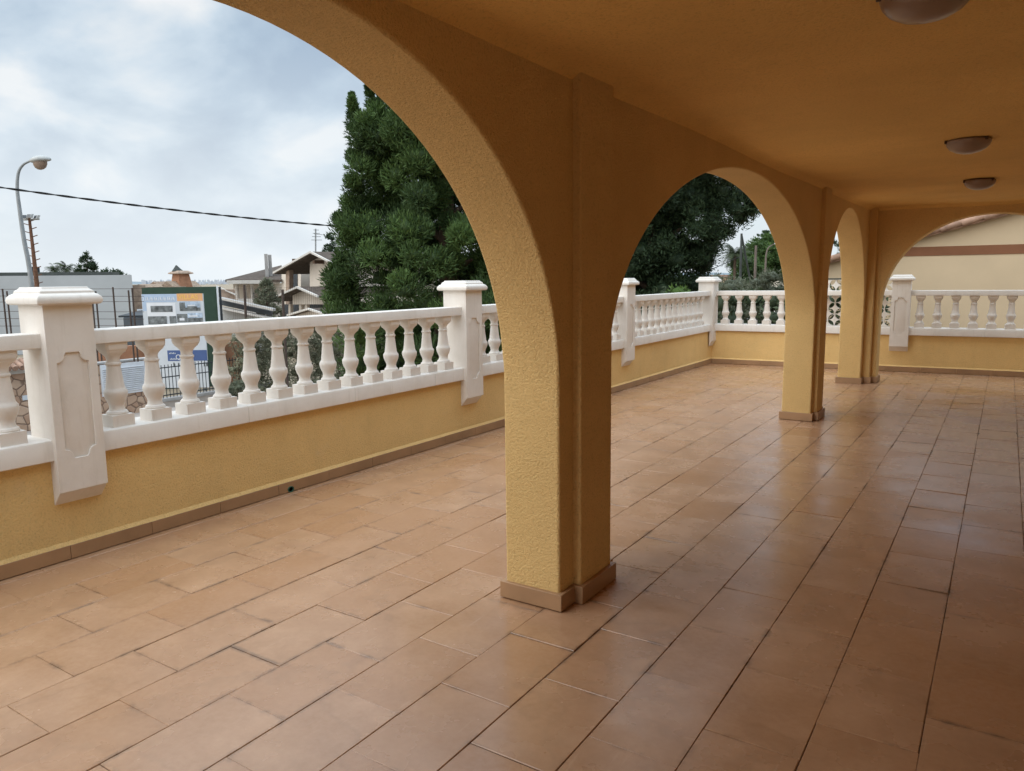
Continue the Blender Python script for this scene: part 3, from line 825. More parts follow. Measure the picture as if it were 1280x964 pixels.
# gateway at the far left with tiled coping
g = empty('stone_gateway', (XS-.15, S(20, 400)[0], GZ), 'stone gateway with a tiled coping and black gate post glimpsed left of the big pier', 'gateway')
zl0, zl1 = S(18, 467)[1], S(18, 462)[1]
sbox(MB(), -80, 28, GZ, zl0, -.12, .4).build('wall', M['crazy'], g)
sbox(MB(), -80, 36, zl0+.002, zl1, -.2, .45).build('lintel', M['fascia'], g)
mb = MB(); y = S(-80, 400)[0]; ye = S(36, 400)[0]; zt0, zt1 = zl1+.002, S(18, 449)[1]
while y < ye:
    a, b = Vector((XS+.38, y, zt0+.06)), Vector((XS-.12, y, zt1-.05)); mb.tube([a, b], .085, 8); y += .19
mb.build('tile_coping', M['terracotta'], g, smooth=50)
sbox(MB(), 29.5, 36, GZ, zl0-.002, -.05, .1).build('gate_post', M['black'], g)
sbox(MB(), 15, 26, S(20, 501)[1], S(20, 495)[1], -.15, -.121).build('letter_box', M['print_pale'], g)
# wire fence on top of the wall
def wire_fence(posts, wires, d0, d1, p0, p1, label, mat, rpost, rwire, base_z, verts=0, grp=None):
    f = lambda px: d0+(d1-d0)*(px-p0)/(p1-p0)
    b = at((p0+p1)/2, 380, f((p0+p1)/2)); t = empty('wire_fence', (b.x, b.y, base_z), label, 'fence')
    for (px, py) in posts:
        a = at(px, py, f(px)); q = Vector((a.x, a.y, base_z)); MB().tube([q, a], rpost, 8).build('post', mat, t, smooth=60)
    mb = MB()
    for (ya, yb) in wires: mb.bar(at(p0, ya, f(p0)), at(p1, yb, f(p1)), rwire)
    if verts:
        n = verts
        for k in range(n+1):
            px = p0+(p1-p0)*k/n; mb.bar(at(px, wires[0][0]+(wires[0][1]-wires[0][0])*k/n, f(px)), at(px, wires[-1][0]+(wires[-1][1]-wires[-1][0])*k/n, f(px)), rwire)
    mb.build('wires', mat, t); return t
wire_fence([(-60, 360), (3, 361), (8.5, 364), (114.5, 364), (119.5, 364), (141, 359), (160.5, 363), (165, 360)], [(362, 361), (370, 370.5), (378, 377), (389, 390), (398, 399), (408, 407)],
           24.6, 25.4, -80, 180, 'dark wire fence with paired posts on the stone wall in front of the grey building', M['dark_rust'], .028, .014, ztop)

# ---- grey flat-roofed building
b = empty('warehouse', ground_at(40, 52), 'large grey windowless building with a dark flat roof edge at the far left', 'building')
vbox(MB(), -260, 165, 345.5, None, 52, 14).build('wall', M['grey_wall'], b)
vbox(MB(), -262, 150, 341.2, 345.3, 52.3, 12).build('roof_edge', M['grey_dark'], b)
mb = MB(); vbox(mb, 39, 51, 333.5, 340.2, 57, 1.0); mb.bar(at(42, 340, 57.5), at(42, 346, 57.5), .06); mb.bar(at(48, 340, 57.5), at(48, 346, 57.5), .06); mb.build('roof_tank', M['iron'], b)
mb = MB()
for px in range(-240, 150, 31): vbox(mb, px, px+.5, 341.4, 345.4, 52.25, .1)
mb.build('edge_joints', M['galv'], b)

# ---- street lamp and floodlight mast
def street_lamp(P, label, col, pscale=1.0, hscale=None):
    """P: list of points of the bent pole, last one carries the head"""
    hscale = hscale or pscale
    base = Vector((P[0].x, P[0].y, GZ)); t = empty('street_lamp', base, label, 'street lamp', None)
    pts = [base]+P; n = len(pts)
    # smooth the bend
    sm = []
    for i in range(n-1):
        p0, p1, p2, p3 = pts[max(i-1, 0)], pts[i], pts[i+1], pts[min(i+2, n-1)]
        for k in range(5):
            u = k/5; sm.append(.5*((2*p1)+(p2-p0)*u+(2*p0-5*p1+4*p2-p3)*u*u+(3*p1-p0-3*p2+p3)*u**3))
    sm.append(pts[-1]); m = len(sm)
    MB().tube(sm, [(.10-.06*i/(m-1))*pscale for i in range(m)], 10).build('pole', col, t, smooth=60)
    e = pts[-1]; d = (pts[-1]-pts[-2]); d.z *= .1; d.normalize(); s = d.cross(Z3)
    rg = []; 
    for (u, w_, h0, h1) in ((-.02, .05, -.03, .04), (.05, .11, -.06, .09), (.2, .20, -.08, .16), (.42, .23, -.06, .19), (.62, .18, -.03, .15), (.74, .08, .0, .08), (.77, .01, .03, .04)):
        ring = []
        for k in range(14):
            a = 2*math.pi*k/14; zz = math.sin(a); ring.append(e+d*u*hscale+s*math.cos(a)*w_*hscale+Z3*((h1 if zz > 0 else -h0)*zz*hscale))
        rg.append(ring)
    MB().rings(rg).build('lamp_head', M['lamp_head'], t, smooth=60)
    rg = []
    for (f_, z) in ((1.05, -.03), (1.02, -.14), (.8, -.25), (.45, -.31), (.06, -.33)):
        rg.append([e+d*(.36+.24*f_*math.cos(2*math.pi*k/14))*hscale+s*(.16*f_*math.sin(2*math.pi*k/14))*hscale+Z3*z*hscale for k in range(14)])
    MB().rings(rg).build('lamp_glass', M['glass_lamp'], t, smooth=60)
    return t
d = 24.0
street_lamp([at(39.5, 356, d), at(30, 300, d), at(24.5, 262, d), at(21.5, 236, d), at(23, 216, d), at(29, 206, d), at(37.5, 201.5, d)], 'tall bent grey street lamp rising behind the big pier at the left', M['galv'], .78, .85)
t = empty('floodlight_mast', ground_at(48, 40), 'rusty spiky floodlight mast behind the bent street lamp', 'mast')
pts = [at(48.5, 500, 40), at(46, 355, 40), at(41, 310, 40), at(36.5, 272, 40)]; pts[0].z = GZ
MB().tube(pts, [.14, .12, .09, .07], 8).build('pole', M['rust'], t, smooth=60)
mb = MB()
for k in range(18):
    f_ = k/17; p = pts[3].lerp(pts[1], f_); sgn = 1 if k % 2 else -1; mb.bar(p, p+SD*sgn*.32+Z3*.1, .04)
mb.build('climbing_pegs', M['rust'], t)
MB().bar(at(28, 275, 40), at(49, 274, 40), .08).build('crossarm', M['galv'], t)
for (px, py, rz) in ((30.5, 271, .3), (37.5, 270, -.2), (46, 271.5, -.5)):
    c = at(px, py, 39.8); X_ = (SD*math.cos(rz)+HD*math.sin(rz)); Y_ = (HD*math.cos(rz)-SD*math.sin(rz)); up = (Z3*.8+Y_*.4)
    fl = MB().obox(c, X_*.14, Y_*.08, up*.13).build('floodlight', M['lamp_head'], t, bevel=.02)
    MB().obox(c-Y_*.085, X_*.11, Y_*.004, up*.10).build('floodlight_glass', M['window_dark'], fl)

# ---- overhead cable (two twisted strands)
mb = MB(); A, B = at(-420, 168, 9.0), at(700, 296, 17.0); n = 260; L = (B-A).length; sag = .28
def cpt(u): p = A.lerp(B, u); p.z -= sag*4*u*(1-u); return p
ax = (B-A).normalized(); sx = ax.cross(Z3).normalized(); sz = sx.cross(ax)
for ph in (0, math.pi):
    mb.tube([cpt(i/n)+(sx*math.cos(i*.55+ph)+sz*math.sin(i*.55+ph))*.0085 for i in range(n+1)], .0085, 6)
one(mb, 'overhead_cable', M['black'], 'black twisted overhead cable sagging across the sky', 'cable', smooth=80)

# ---- brick coloured wall, shed, tan house, hoarding, billboard
one(vbox(MB(), 96, 300, 431, None, 34, .4), 'block_wall', M['brick_band'], 'terracotta coloured block wall behind the slatted shutter and the billboard', 'wall')
t = empty('metal_shed', ground_at(175, 43), 'low dark grey metal shed just left of the billboard', 'shed')
vbox(MB(), 150, 203, 397, None, 43, 4).build('wall', M['container'], t)
p = [at(148, 397, 42.6), at(205, 396, 42.6)]; q = HD*4.6
MB().prism([p[0], p[0]+q+Z3*.35, p[0]+q+Z3*.45, p[0]+Z3*.10], p[1]-p[0]).build('roof', M['iron'], t)
t = empty('old_house', ground_at(190, 64), 'old tan house with tiled roofs behind the green hoarding', 'house')
vbox(MB(), 165, 181, 356.5, None, 62, 6).build('wall', M['stone_tan'], t)
vbox(MB(), 168, 178.5, 387, 393.5, 60, 1).build('terrace_wall', M['white_paint'], t)
vbox(MB(), 181.5, 232, 358.5, None, 66, 6).build('wall', M['stone_tan'], t)
for (a, b_, c_) in ((165, 181, 355.4), (182, 201, 352), (199, 217, 351.5)):
    A_, B_, C_ = at(a, 358.5, 62 if a < 170 else 65.6), at(b_, 358.5, 62 if a < 170 else 65.6), at((a+b_)/2, c_, 62 if a < 170 else 65.6)
    MB().prism([A_-Z3*.05, B_-Z3*.05, C_], HD*6).build('roof', M['old_roof'], t)
t = empty('stone_tower', ground_at(226, 68), 'small tapering tan stone tower with a flared cap and pointed top', 'tower')
c = ground_at(226.5, 68); k68 = 68/FPX
def sq(cx, r, z, n=4, ph=.5): return [(cx.x+r*math.cos(2*math.pi*(k+ph)/n), cx.y+r*math.sin(2*math.pi*(k+ph)/n), z) for k in range(n)]
zz = lambda py: at(226, py, 68).z
MB().rings([sq(c, .95, GZ), sq(c, .92, zz(358)), sq(c, .70, zz(343))]).build('shaft', M['brick_band'], t)
MB().rings([sq(c, .72, zz(343)), sq(c, 1.08, zz(342.3)), sq(c, 1.05, zz(341)), sq(c, .62, zz(338.5))]).build('cap', M['stone_tan'], t)
MB().rings([sq(c-SD*.25, .5, zz(339), 8), sq(c-SD*.3, .3, zz(336), 8), sq(c-SD*.35, .04, zz(331.5), 8)]).build('pointed_top', M['dark_wood_pole'], t)
t = empty('hoarding', ground_at(226, 33), 'dark green hoarding behind the white billboard', 'hoarding')
vbox(MB(), 176, 271, 359, None, 33, .12).build('board', M['green_board'], t)
vbox(MB(), 269.6, 272, 358, None, 32.85, .1).build('post', M['white_paint'], t)
vbox(MB(), 272.4, 275.5, 358.6, None, 32.9, .15).build('post', M['iron'], t)

def text_mesh(body, size, mat, parent, name, origin, U, V, off):
    cu = bpy.data.curves.new('t', 'FONT'); cu.body = body; cu.size = size; cu.align_x = 'CENTER'; cu.align_y = 'CENTER'
    to = bpy.data.objects.new('t', cu); COL.objects.link(to)
    dg = bpy.context.evaluated_depsgraph_get(); me = bpy.data.meshes.new_from_object(to.evaluated_get(dg)); bpy.data.objects.remove(to)
    me.name = name; Nn = U.cross(V); org = wpos(parent)
    for v in me.vertices: v.co = Vector(origin)+U*v.co.x+V*v.co.y+Nn*off-org
    me.materials.clear(); me.materials.append(mat); o = bpy.data.objects.new(name, me); COL.objects.link(o); o.parent = parent; return o
BD = 30.0; bb = empty('billboard', ground_at(215, BD), 'white real estate billboard with house pictures, orange header and blue lettering', 'billboard')
BO = at(177, 367.5, BD); kx = BD/FPX*1.03
def bpt(px, py, off=0): return BO+SD*(px-177)*kx-Z3*(py-367.5)*kx-HD*off
def rect(mb, pa, pb, ya, yb, lay): 
    o_ = .031+.004*lay; mb.quad(bpt(pa, yb, o_), bpt(pb, yb, o_), bpt(pb, ya, o_), bpt(pa, ya, o_)); return mb
mb = MB(); mb.obox(bpt(214, 425, 0), SD*37*kx, HD*.03, Z3*57*kx); mb.build('panel', M['print_pale'], bb)
mb = MB(); 
for px in (184, 244): mb.bar(Vector((bpt(px, 0, -.09).x, bpt(px, 0, -.09).y, GZ)), bpt(px, 370, -.09), .1)
mb.build('post', M['galv'], bb)
mb = MB(); rect(mb, 177.5, 219, 368, 377.5, 0); rect(mb, 177.5, 182, 377.5, 388, 0); mb.build('header', M['pale_blue'], bb)
hd = rect(MB(), 219.5, 250.5, 367.7, 376.5, 1).build('orange_header', M['orange'], bb)
text_mesh('VILLAS', 8.2*kx, M['yellow'], bb, 'lettering', bpt(233, 372, .031), SD, Z3, .012)
mb = MB()
for k in range(22):
    x = 179.5+k*1.75; dx = 1.1 if k % 3 else -.9
    o_ = .043; mb.quad(bpt(x, 375.8, o_), bpt(x+.7, 375.8, o_), bpt(x+.7+dx, 371.2, o_), bpt(x+dx, 371.2, o_))
mb.build('lettering', M['white_paint'], bb)
rect(MB(), 182.5, 217, 378.5, 395, 1).build('picture_card', M['white_paint'], bb)
rect(MB(), 187, 213.5, 382, 389.5, 2).build('picture', M['photo_grey'], bb)
mb = MB(); rect(mb, 222, 247, 377.5, 384.5, 2); rect(mb, 231, 249, 391, 397, 2); mb.build('picture', M['photo_sky'], bb)
mb = MB(); rect(mb, 222, 247, 384.5, 388.5, 2); rect(mb, 222, 229, 378.5, 384.5, 3); rect(mb, 231, 243, 383, 386, 3); rect(mb, 218, 230.5, 392, 402, 2); rect(mb, 231, 249, 397, 402, 2); rect(mb, 183, 205.5, 394.5, 404, 3); rect(mb, 209, 217, 394.5, 404, 3); mb.build('picture', M['photo_grey'], bb)
mb = MB(); rect(mb, 232, 241, 381.2, 382.4, 4); rect(mb, 232.5, 243, 394, 395.5, 4); rect(mb, 221, 227, 397, 400, 4); mb.build('pictured_house', M['white_paint'], bb)
rect(MB(), 203, 251, 436, 449, 1).build('blue_band', M['deep_blue'], bb)
text_mesh('QUIN', 8.5*kx, M['white_paint'], bb, 'lettering', bpt(223.5, 444.5, .031), SD, Z3, .012)
mb = MB()
for (x0, x1, y_, n_) in ((205, 213.5, 439, 5), (205.5, 214.5, 446, 6)):
    for k in range(n_): x = x0+(x1-x0)*k/n_; mb.quad(bpt(x, y_+1.4, .043), bpt(x+1, y_+1.4, .043), bpt(x+1.3, y_-.6*(k % 2), .043), bpt(x+.4, y_-.6*(k % 2), .043))
mb.build('lettering', M['print_pale'], bb)
mb = MB()
for k, x in enumerate((209, 215, 218, 221, 228, 231, 246, 249)): mb.quad(bpt(x, 456, .035), bpt(x+2.2, 456, .035), bpt(x+1.9, 451+(k % 3)*.8, .035), bpt(x+.2, 451, .035))
mb.build('lettering', M['photo_grey'], bb)

# ---- iron railing on a low wall
t = empty('iron_railing', (XS, S(245, 400)[0], GZ), 'black iron railing on a low pale wall in front of the billboard', 'railing')
ya, yb = S(189, 400)[0], S(345, 400)[0]; zr0, zr1, zr2 = S(240, 497)[1], S(240, 491)[1], S(240, 453)[1]
mb = MB(); mb.box(XS-.3, XS, ya, yb, GZ, zr0); mb.build('low_wall', M['pavement'], t)
mb = MB(); mb.box(XS-.33, XS+.03, ya, yb, zr0, zr0+.1); mb.build('coping', M['concrete'], t)
mb = MB()
for z in (zr0+.2, zr1+(zr2-zr1)*.60, zr2-.1): mb.box(XS-.17, XS-.13, ya, yb, z-.017, z+.017)
mb.build('rails', M['iron'], t)
mb = MB(); y = ya+.05
while y < yb:
    mb.box(XS-.16, XS-.14, y-.009, y+.009, zr0+.1, zr2); y += .135
mb.build('bars', M['iron'], t)
def low_shrub(px, d, z1, r, mat, label, n=14, cat='shrub', grp=None, size=.1, name='shrub'):
    b = ground_at(px, d); t = empty(name, b, label, cat, grp); rr = random.Random(int(px)); cl = []
    for i in range(n):
        a = rr.uniform(0, 6.28); q = r*math.sqrt(rr.random()); cl.append((b.x+q*math.cos(a), b.y+q*math.sin(a), rr.uniform(GZ+.2, z1), r*rr.uniform(.3, .5)))
    foliage_mesh('foliage', cl, mat, t, 90, size); trunk_limbs(b, (b.x, b.y, (GZ+z1)/2), .04, [(.6, i*1.6, r*.7, .3) for i in range(4)], M['bark'], t); return t
low_shrub(283, 27.2, GZ+.9, .5, M['olive'], 'dry grey shrub on the kerb beside the iron railing')

# ---- dry hedge along the street
ya, yb = S(292, 400)[0], S(560, 400)[0]
t = empty('hedge', (XS+.4, (ya+yb)/2, GZ), 'tall dry olive grey hedge behind the left balustrade', 'hedge')
cl = []; rr = random.Random(3); y = ya
while y < yb:
    for k in range(7): cl.append((XS+.1+rr.uniform(-.35, .35), y+rr.uniform(-.25, .25), GZ+.2+k*.42+rr.uniform(-.15, .15), rr.uniform(.3, .48)))
    y += .26
foliage_mesh('foliage', cl, M['hedge'], t, 230, .10, .3, .35, core=.4)
mb = MB(); y = ya
while y < yb: mb.tube([(XS, y, GZ), (XS+rr.uniform(-.2, .2), y+rr.uniform(-.2, .2), GZ+1.5), (XS+rr.uniform(-.3, .3), y+rr.uniform(-.3, .3), GZ+2.4)], [.04, .03, .01], 5); y += .6
mb.build('stems', M['bark'], t)
# fence of rusty posts before the houses
wire_fence([(305, 356), (353, 362), (411, 358), (447, 356)], [(361, 357), (372, 368), (383, 379), (394, 390), (405, 401), (416, 412)], 31, 27, 292, 450,
           'tall wire fence with rusty posts between the hedge and the houses', M['dark_rust'], .05, .005, GZ, 60)

# ---- the two neighbouring houses on the left
RG = (HD*.72+SD*.69).normalized()
def gable(t, d, ridge, le, re, wl, wr, wb, depth, over, wallmat, thick=3.5, name_wall='gable_wall'):
    P0 = at(*ridge, d)
    q = lambda px, py: onp(px, py, P0, RG)
    for e in (le, re):
        MB().prism([q(*ridge), q(*e), q(e[0], e[1]+thick*.7), q(ridge[0], ridge[1]+thick)], RG*depth).build('roof', M['roof'], t)
        MB().prism([q(ridge[0], ridge[1]-.5), q(e[0]+(-.6 if e is le else .6), e[1]-.5), q(e[0]+(-.6 if e is le else .6), e[1]+1.8), q(ridge[0], ridge[1]+1.9)], RG*-.12).build('bargeboard', M['fascia'], t)
    sl = lambda px, e: ridge[1]+thick+(e[1]-ridge[1])*(px-ridge[0])/(e[0]-ridge[0])
    pts = [q(wl, wb), q(wl, sl(wl, le)), q(ridge[0], ridge[1]+thick), q(wr, sl(wr, re)), q(wr, wb)]
    MB().prism([p+RG*over for p in pts], RG*(depth-over)).build(name_wall, wallmat, t)
    return (lambda px, py, o=0.0: onp(px, py, P0+RG*o, RG)), sl
t = empty('house', ground_at(390, 50), 'pale two storey house with stepped tiled gables partly hidden by the big cypress', 'house')
q, sl = gable(t, 48, (389.5, 314.5), (343.5, 340.5), (417, 329), 372, 413, 359, 11, .9, M['cream_house'])
MB().prism([q(352, 420, 2.4), q(352, 338, 2.4), q(376, 326, 2.4), q(376, 420, 2.4)], RG*6).build('wall', M['cream_house'], t)
MB().prism([q(364.5, 400, 2.35), q(364.5, 343, 2.35), q(371.5, 341, 2.35), q(371.5, 400, 2.35)], RG*.03).build('window', M['window_dark'], t)  # dark sheet stands for the shaded recess behind the veranda post
MB().bar(q(362, 400, .6), q(362, 336, .6), .35).build('veranda_post', M['stone_tan'], t)
mb = MB()
for (px, py) in ((392, 320.3), (404, 325.8), (378, 324)): mb.bar(q(px, py+1.8, .9), q(px, py+1.8, .9)-RG*.7, .22)
mb.build('rafters', M['rafter_wood'], t)
q2, s2 = gable(t, 46, (372.5, 358.5), (335.5, 375.5), (398, 370), 355, 398, 381, 9, .6, M['cream_house'], 3.0)
mb = MB()
for px in (363.5, 377, 384): mb.bar(q2(px, 404, .8), q2(px, 380, .8), .22)
mb.build('porch_posts', M['cream_house'], t)
MB().prism([q2(352, 410, 2.0), q2(352, 380.5, 2.0), q2(400, 380.5, 2.0), q2(400, 410, 2.0)], RG*3).build('porch_wall', M['window_dark'], t)
q3, s3 = gable(t, 43, (386.5, 385.5), (361, 393.5), (406, 392), 364, 403, 425, 3, .3, M['cream_house'], 2.0)
t = empty('house', ground_at(315, 58), 'low pale house with a wide brown roof, square chimney and columned veranda', 'house')
A_, B_, C_, D_ = at(281.5, 349.6, 55), at(352, 349.6, 55), at(352, 331.5, 62), at(340, 334.5, 62)
MB().prism([A_, B_, C_, D_], Z3*-.18).build('roof', M['roof'], t)
vbox(MB(), 283, 350, 350.2, 354.6, 55.3, 6).build('fascia', M['fascia'], t)
vbox(MB(), 291, 352, 354.8, 378, 58.5, 4).build('wall', M['cream_house'], t)
vbox(MB(), 296, 352, 373.5, None, 55.6, 8).build('balcony_base', M['fascia'], t)
for px in (295.5, 305.5, 314.5): MB().rings([sq(at(px, 350, 56)*1, .14, at(px, 374, 56).z, 10), sq(at(px, 350, 56)*1, .12, at(px, 356.3, 56).z, 10), sq(at(px, 350, 56)*1, .24, at(px, 355.4, 56).z, 10), sq(at(px, 350, 56)*1, .24, at(px, 354.7, 56).z, 10)]).build('column', M['fascia'], t, smooth=50)
for (pa, pb) in ((318, 320.2), (321.5, 323.5), (329, 332)): vbox(MB(), pa, pb, 356.5, 372, 58.4, .12).build('window', M['rust'] if pa < 325 else M['window_dark'], t)
mb = MB()
for k in range(16): vbox(mb, 315.5+k, 315.9+k, 366.5, 373.5, 55.7, .04)
vbox(mb, 315, 331, 366, 366.7, 55.68, .06); mb.build('balcony_rail', M['iron'], t)
vbox(MB(), 332, 336.3, 317.5, 348, 56.5, .9).build('chimney', M['concrete'], t); vbox(MB(), 336.6, 341, 318.5, 348, 56.8, .9).build('chimney', M['concrete'], t)
t = empty('carport', ground_at(308, 37), 'carport with two stepped sloping grey roofs right of the green hoarding', 'carport')
for (a, b_, th) in (((273, 371.5), (341, 386), 2.0), ((272, 383), (340, 397.5), 2.0)):
    P, Q = at(*a, 37), at(*b_, 37); MB().prism([P, Q, Q-Z3*.12, P-Z3*.12], HD*.45).build('roof', M['concrete'], t); 
    MB().prism([P-HD*.05, Q-HD*.05, Q-HD*.05-Z3*.1, P-HD*.05-Z3*.1], HD*.045).build('fascia', M['fascia'], t)
MB().prism([at(274, 374.8, 37.5), at(340, 389.5, 37.5), at(340, 395, 37.5), at(274, 381, 37.5)], HD*.1).build('infill', M['container'], t)
MB().prism([at(274, 386, 37.5), at(339, 400.5, 37.5), at(339, 440, 37.5), at(274, 440, 37.5)], HD*.1).build('wall', M['grey_wall'], t)
mb = MB(); P = at(300, 365, 45); vbox(mb, 272, 293, 362, 378, 47, 3); one(mb, 'outbuilding', M['stone_tan'], 'small brown outbuilding beside the white hoarding post', 'building')
MB_ = MB(); MB_.prism([at(270, 357, 46.8), at(294, 368, 46.8), at(294, 369.5, 46.8), at(270, 358.5, 46.8)], HD*.15)
one(MB_, 'lean_to_roof', M['fascia'], 'thin sloping lean to roof above the brown outbuilding', 'roof')
for (px, y0, y1, lab) in ((394.5, 286, 318, 'tall television aerial on the gable ridge of the stepped house'), (422.5, 297, 316, 'shorter television aerial close to the edge of the big cypress')):
    p0, p1 = at(px, y1, 51), at(px, y0, 51); t = empty('television_aerial', p0, lab, 'aerial', 'roof aerials'); MB().bar(p0, p1, .07).build('mast', M['galv'], t)
    mb = MB(); h = (p1-p0).length
    for k in range(4): c = p1-Z3*h*(.05+.13*k); mb.bar(c-SD*(.12+.06*k)-HD*.1, c+SD*(.18+.06*k)+HD*.1, .035)
    mb.bar(p1-Z3*h*.2-SD*.1, p1-Z3*h*.24+SD*.45, .04); mb.build('elements', M['galv'], t)

# ---- trees
def tree(name, px, d, prof, n, rad, mat, label, cat='tree', grp=None, nl=120, size=.14, width=.3, spiky=.7, trunk=.25, fill=.3, seed=1, extra=(), noise=.25, base=GZ, limbs=12, lift=.25):
    b = ground_at(px, d); b.z = base; t = empty(name, b, label, cat, grp)
    cl = revolve_clumps((b.x, b.y), prof, n, rad, fill, seed, noise)+[(p.x, p.y, p.z, r) for p, r in extra]
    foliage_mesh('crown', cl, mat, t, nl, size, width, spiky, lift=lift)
    zs = [p[0] for p in prof]; mr = max(p[1] for p in prof)
    rr = random.Random(seed); lim = []
    for i in range(limbs):
        f = rr.uniform(.25, .9); z = base+(zs[-1]-base)*f
        if z < zs[0]: continue
        lim.append((f, rr.uniform(0, 6.28), mr*.6*(1.1-f), mr*.2))
    trunk_limbs(b, (b.x, b.y, zs[-1]-.1*(zs[-1]-base)), trunk, lim, M['bark'], t, seed); return t
# big cypress left of the pillar: leaders that leave its outline ragged
d = 13.0
ex = []
for (px, py, r) in ((439.5, 119, .035), (440, 125, .06), (441, 132, .09), (443, 142, .13), (447, 155, .22), (453, 160, .24), (458, 150, .2), (450, 170, .27), (462, 170, .28), (455, 184, .28), (460, 109, .04), (462, 116, .08), (468, 130, .16), (473, 142, .22), (478, 156, .28), (444, 196, .18), (450, 208, .26), (441, 226, .16), (447, 236, .26),
                    (424, 272, .13), (431, 277, .20), (440, 282, .28), (437, 252, .18), (446, 258, .3), (436, 303, .22), (430, 320, .2), (424, 336, .2), (420, 352, .2), (417, 372, .22), (418, 392, .24), (470, 170, .3), (466, 195, .32), (438, 345, .3), (436, 365, .3)):
    ex.append((at(px, py, d+random.Random(px).uniform(-.5, .3)), r))
tree('cypress_tree', 558, d+.3, [(-2.4, 1.4), (-1, 1.6), (.6, 1.68), (1.6, 1.6), (2.9, 1.35), (3.86, 1.05), (4.8, .85), (6, .6), (7.5, .12)], 600, .31, M['conifer'],
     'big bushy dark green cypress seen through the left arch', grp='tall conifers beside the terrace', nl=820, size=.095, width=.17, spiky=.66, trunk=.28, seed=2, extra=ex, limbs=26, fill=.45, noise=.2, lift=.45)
d = 18.0; ex = []
for (px, py, r) in ((935, 262, .35), (925, 272, .4), (915, 260, .45), (938, 248, .4), (920, 245, .5), (930, 230, .45), (900, 285, .4), (890, 270, .5), (890, 295, .4), (880, 318, .3), (878, 335, .26), (882, 330, .2), (874, 350, .3), (905, 232, .3), (945, 258, .25), (880, 240, .5), (870, 225, .5), (915, 222, .4), (908, 290, .25)):
    ex.append((at(px, py, d+random.Random(px).uniform(-.5, .4)), r))
tree('conifer_tree', 822, d, [(-2.3, .75), (-.6, .8), (.9, .8), (2.0, .92), (3.2, 1.45), (4.6, 2.0), (6.5, 1.8), (8.4, .9), (9, .2)], 700, .36, M['conifer_dark'],
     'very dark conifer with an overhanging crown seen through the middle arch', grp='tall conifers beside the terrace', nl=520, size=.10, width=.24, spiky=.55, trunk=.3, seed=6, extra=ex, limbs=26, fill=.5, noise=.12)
low_shrub(844, 15.5, 1.35, .55, M['shrub'], 'light green leafy shrub below the dark conifer', n=30)
tree('young_cypress', 414.5, 62, [(1.8, .45), (2.8, .75), (4.2, .45), (5.3, .06)], 60, .26, M['conifer_dark'], 'small pointed dark cypress behind the gabled house', nl=60, size=.2, seed=4, trunk=.12, limbs=5)
tree('olive_tree', 332, 45, [(-1.2, .8), (-.2, .85), (.8, .5), (1.6, .15)], 80, .25, M['olive'], 'grey green olive tree between the two houses', nl=90, size=.16, seed=9, trunk=.12, limbs=8)
tree('norfolk_pine', 110, 75, [(1.4, 1.0), (2.5, .9), (3.6, .55), (4.5, .1)], 70, .3, M['conifer_dark'], 'narrow pointed pine rising over the roof of the grey building', nl=60, size=.24, seed=5, trunk=.12, limbs=6)
tree('round_tree', 141, 66, [(.6, .9), (1.6, 1.2), (2.6, .5)], 50, .4, M['conifer_dark'], 'low round dark tree top at the right end of the grey roof', nl=60, size=.22, seed=8, trunk=.12, limbs=5)
def palm(px, d, pyc, L, label, n=34, seed=1, grp=None):
    c = at(px, pyc, d); t = empty('palm_tree', (c.x, c.y, GZ), label, 'palm', grp); rr = random.Random(seed)
    MB().tube([(c.x, c.y, GZ), (c.x, c.y, (GZ+c.z)/2), c], [.13, .09, .10], 8).build('trunk', M['bark'], t, smooth=60)
    V, F, T = [], [], []; org = wpos(t)
    for i in range(n):
        a = rr.uniform(0, 6.283); el = rr.uniform(-.7, 1.2); ll = L*rr.uniform(.8, 1.1); u = Vector((math.cos(a), math.sin(a), 0)); s = Vector((-u.y, u.x, 0)); tn = rr.random()
        pr = c.copy(); m = 7
        for k in range(m):
            e = el-1.5*(k/m)**1.3; p = pr+(u*math.cos(e)+Z3*math.sin(e))*ll/m
            for sg in (-1, 1):
                for h_ in range(2):
                    b0 = pr.lerp(p, h_*.5); w = .36*L*(1-.55*(k/m))*(.35 if k == 0 else 1)
                    tip = b0+s*sg*w*.62+u*w*.35-Z3*w*.45; n0 = len(V); V.extend([b0, b0+(p-pr)*.3, tip]); F.append((n0, n0+1, n0+2)); T += [tn]*3
            pr = p
    me = bpy.data.meshes.new('fronds'); me.from_pydata([tuple(v-org) for v in V], [], F); me.attributes.new('tint', 'FLOAT', 'POINT').data.foreach_set('value', T); me.materials.append(M['palm'])
    o = bpy.data.objects.new('fronds', me); COL.objects.link(o); o.parent = t; return t
palm(69, 66, 338, 1.15, 'left of two small palm crowns over the grey building', seed=2, grp='palms over the grey roof')
palm(83, 67, 336, 1.2, 'right of two small palm crowns over the grey building', seed=3, grp='palms over the grey roof')

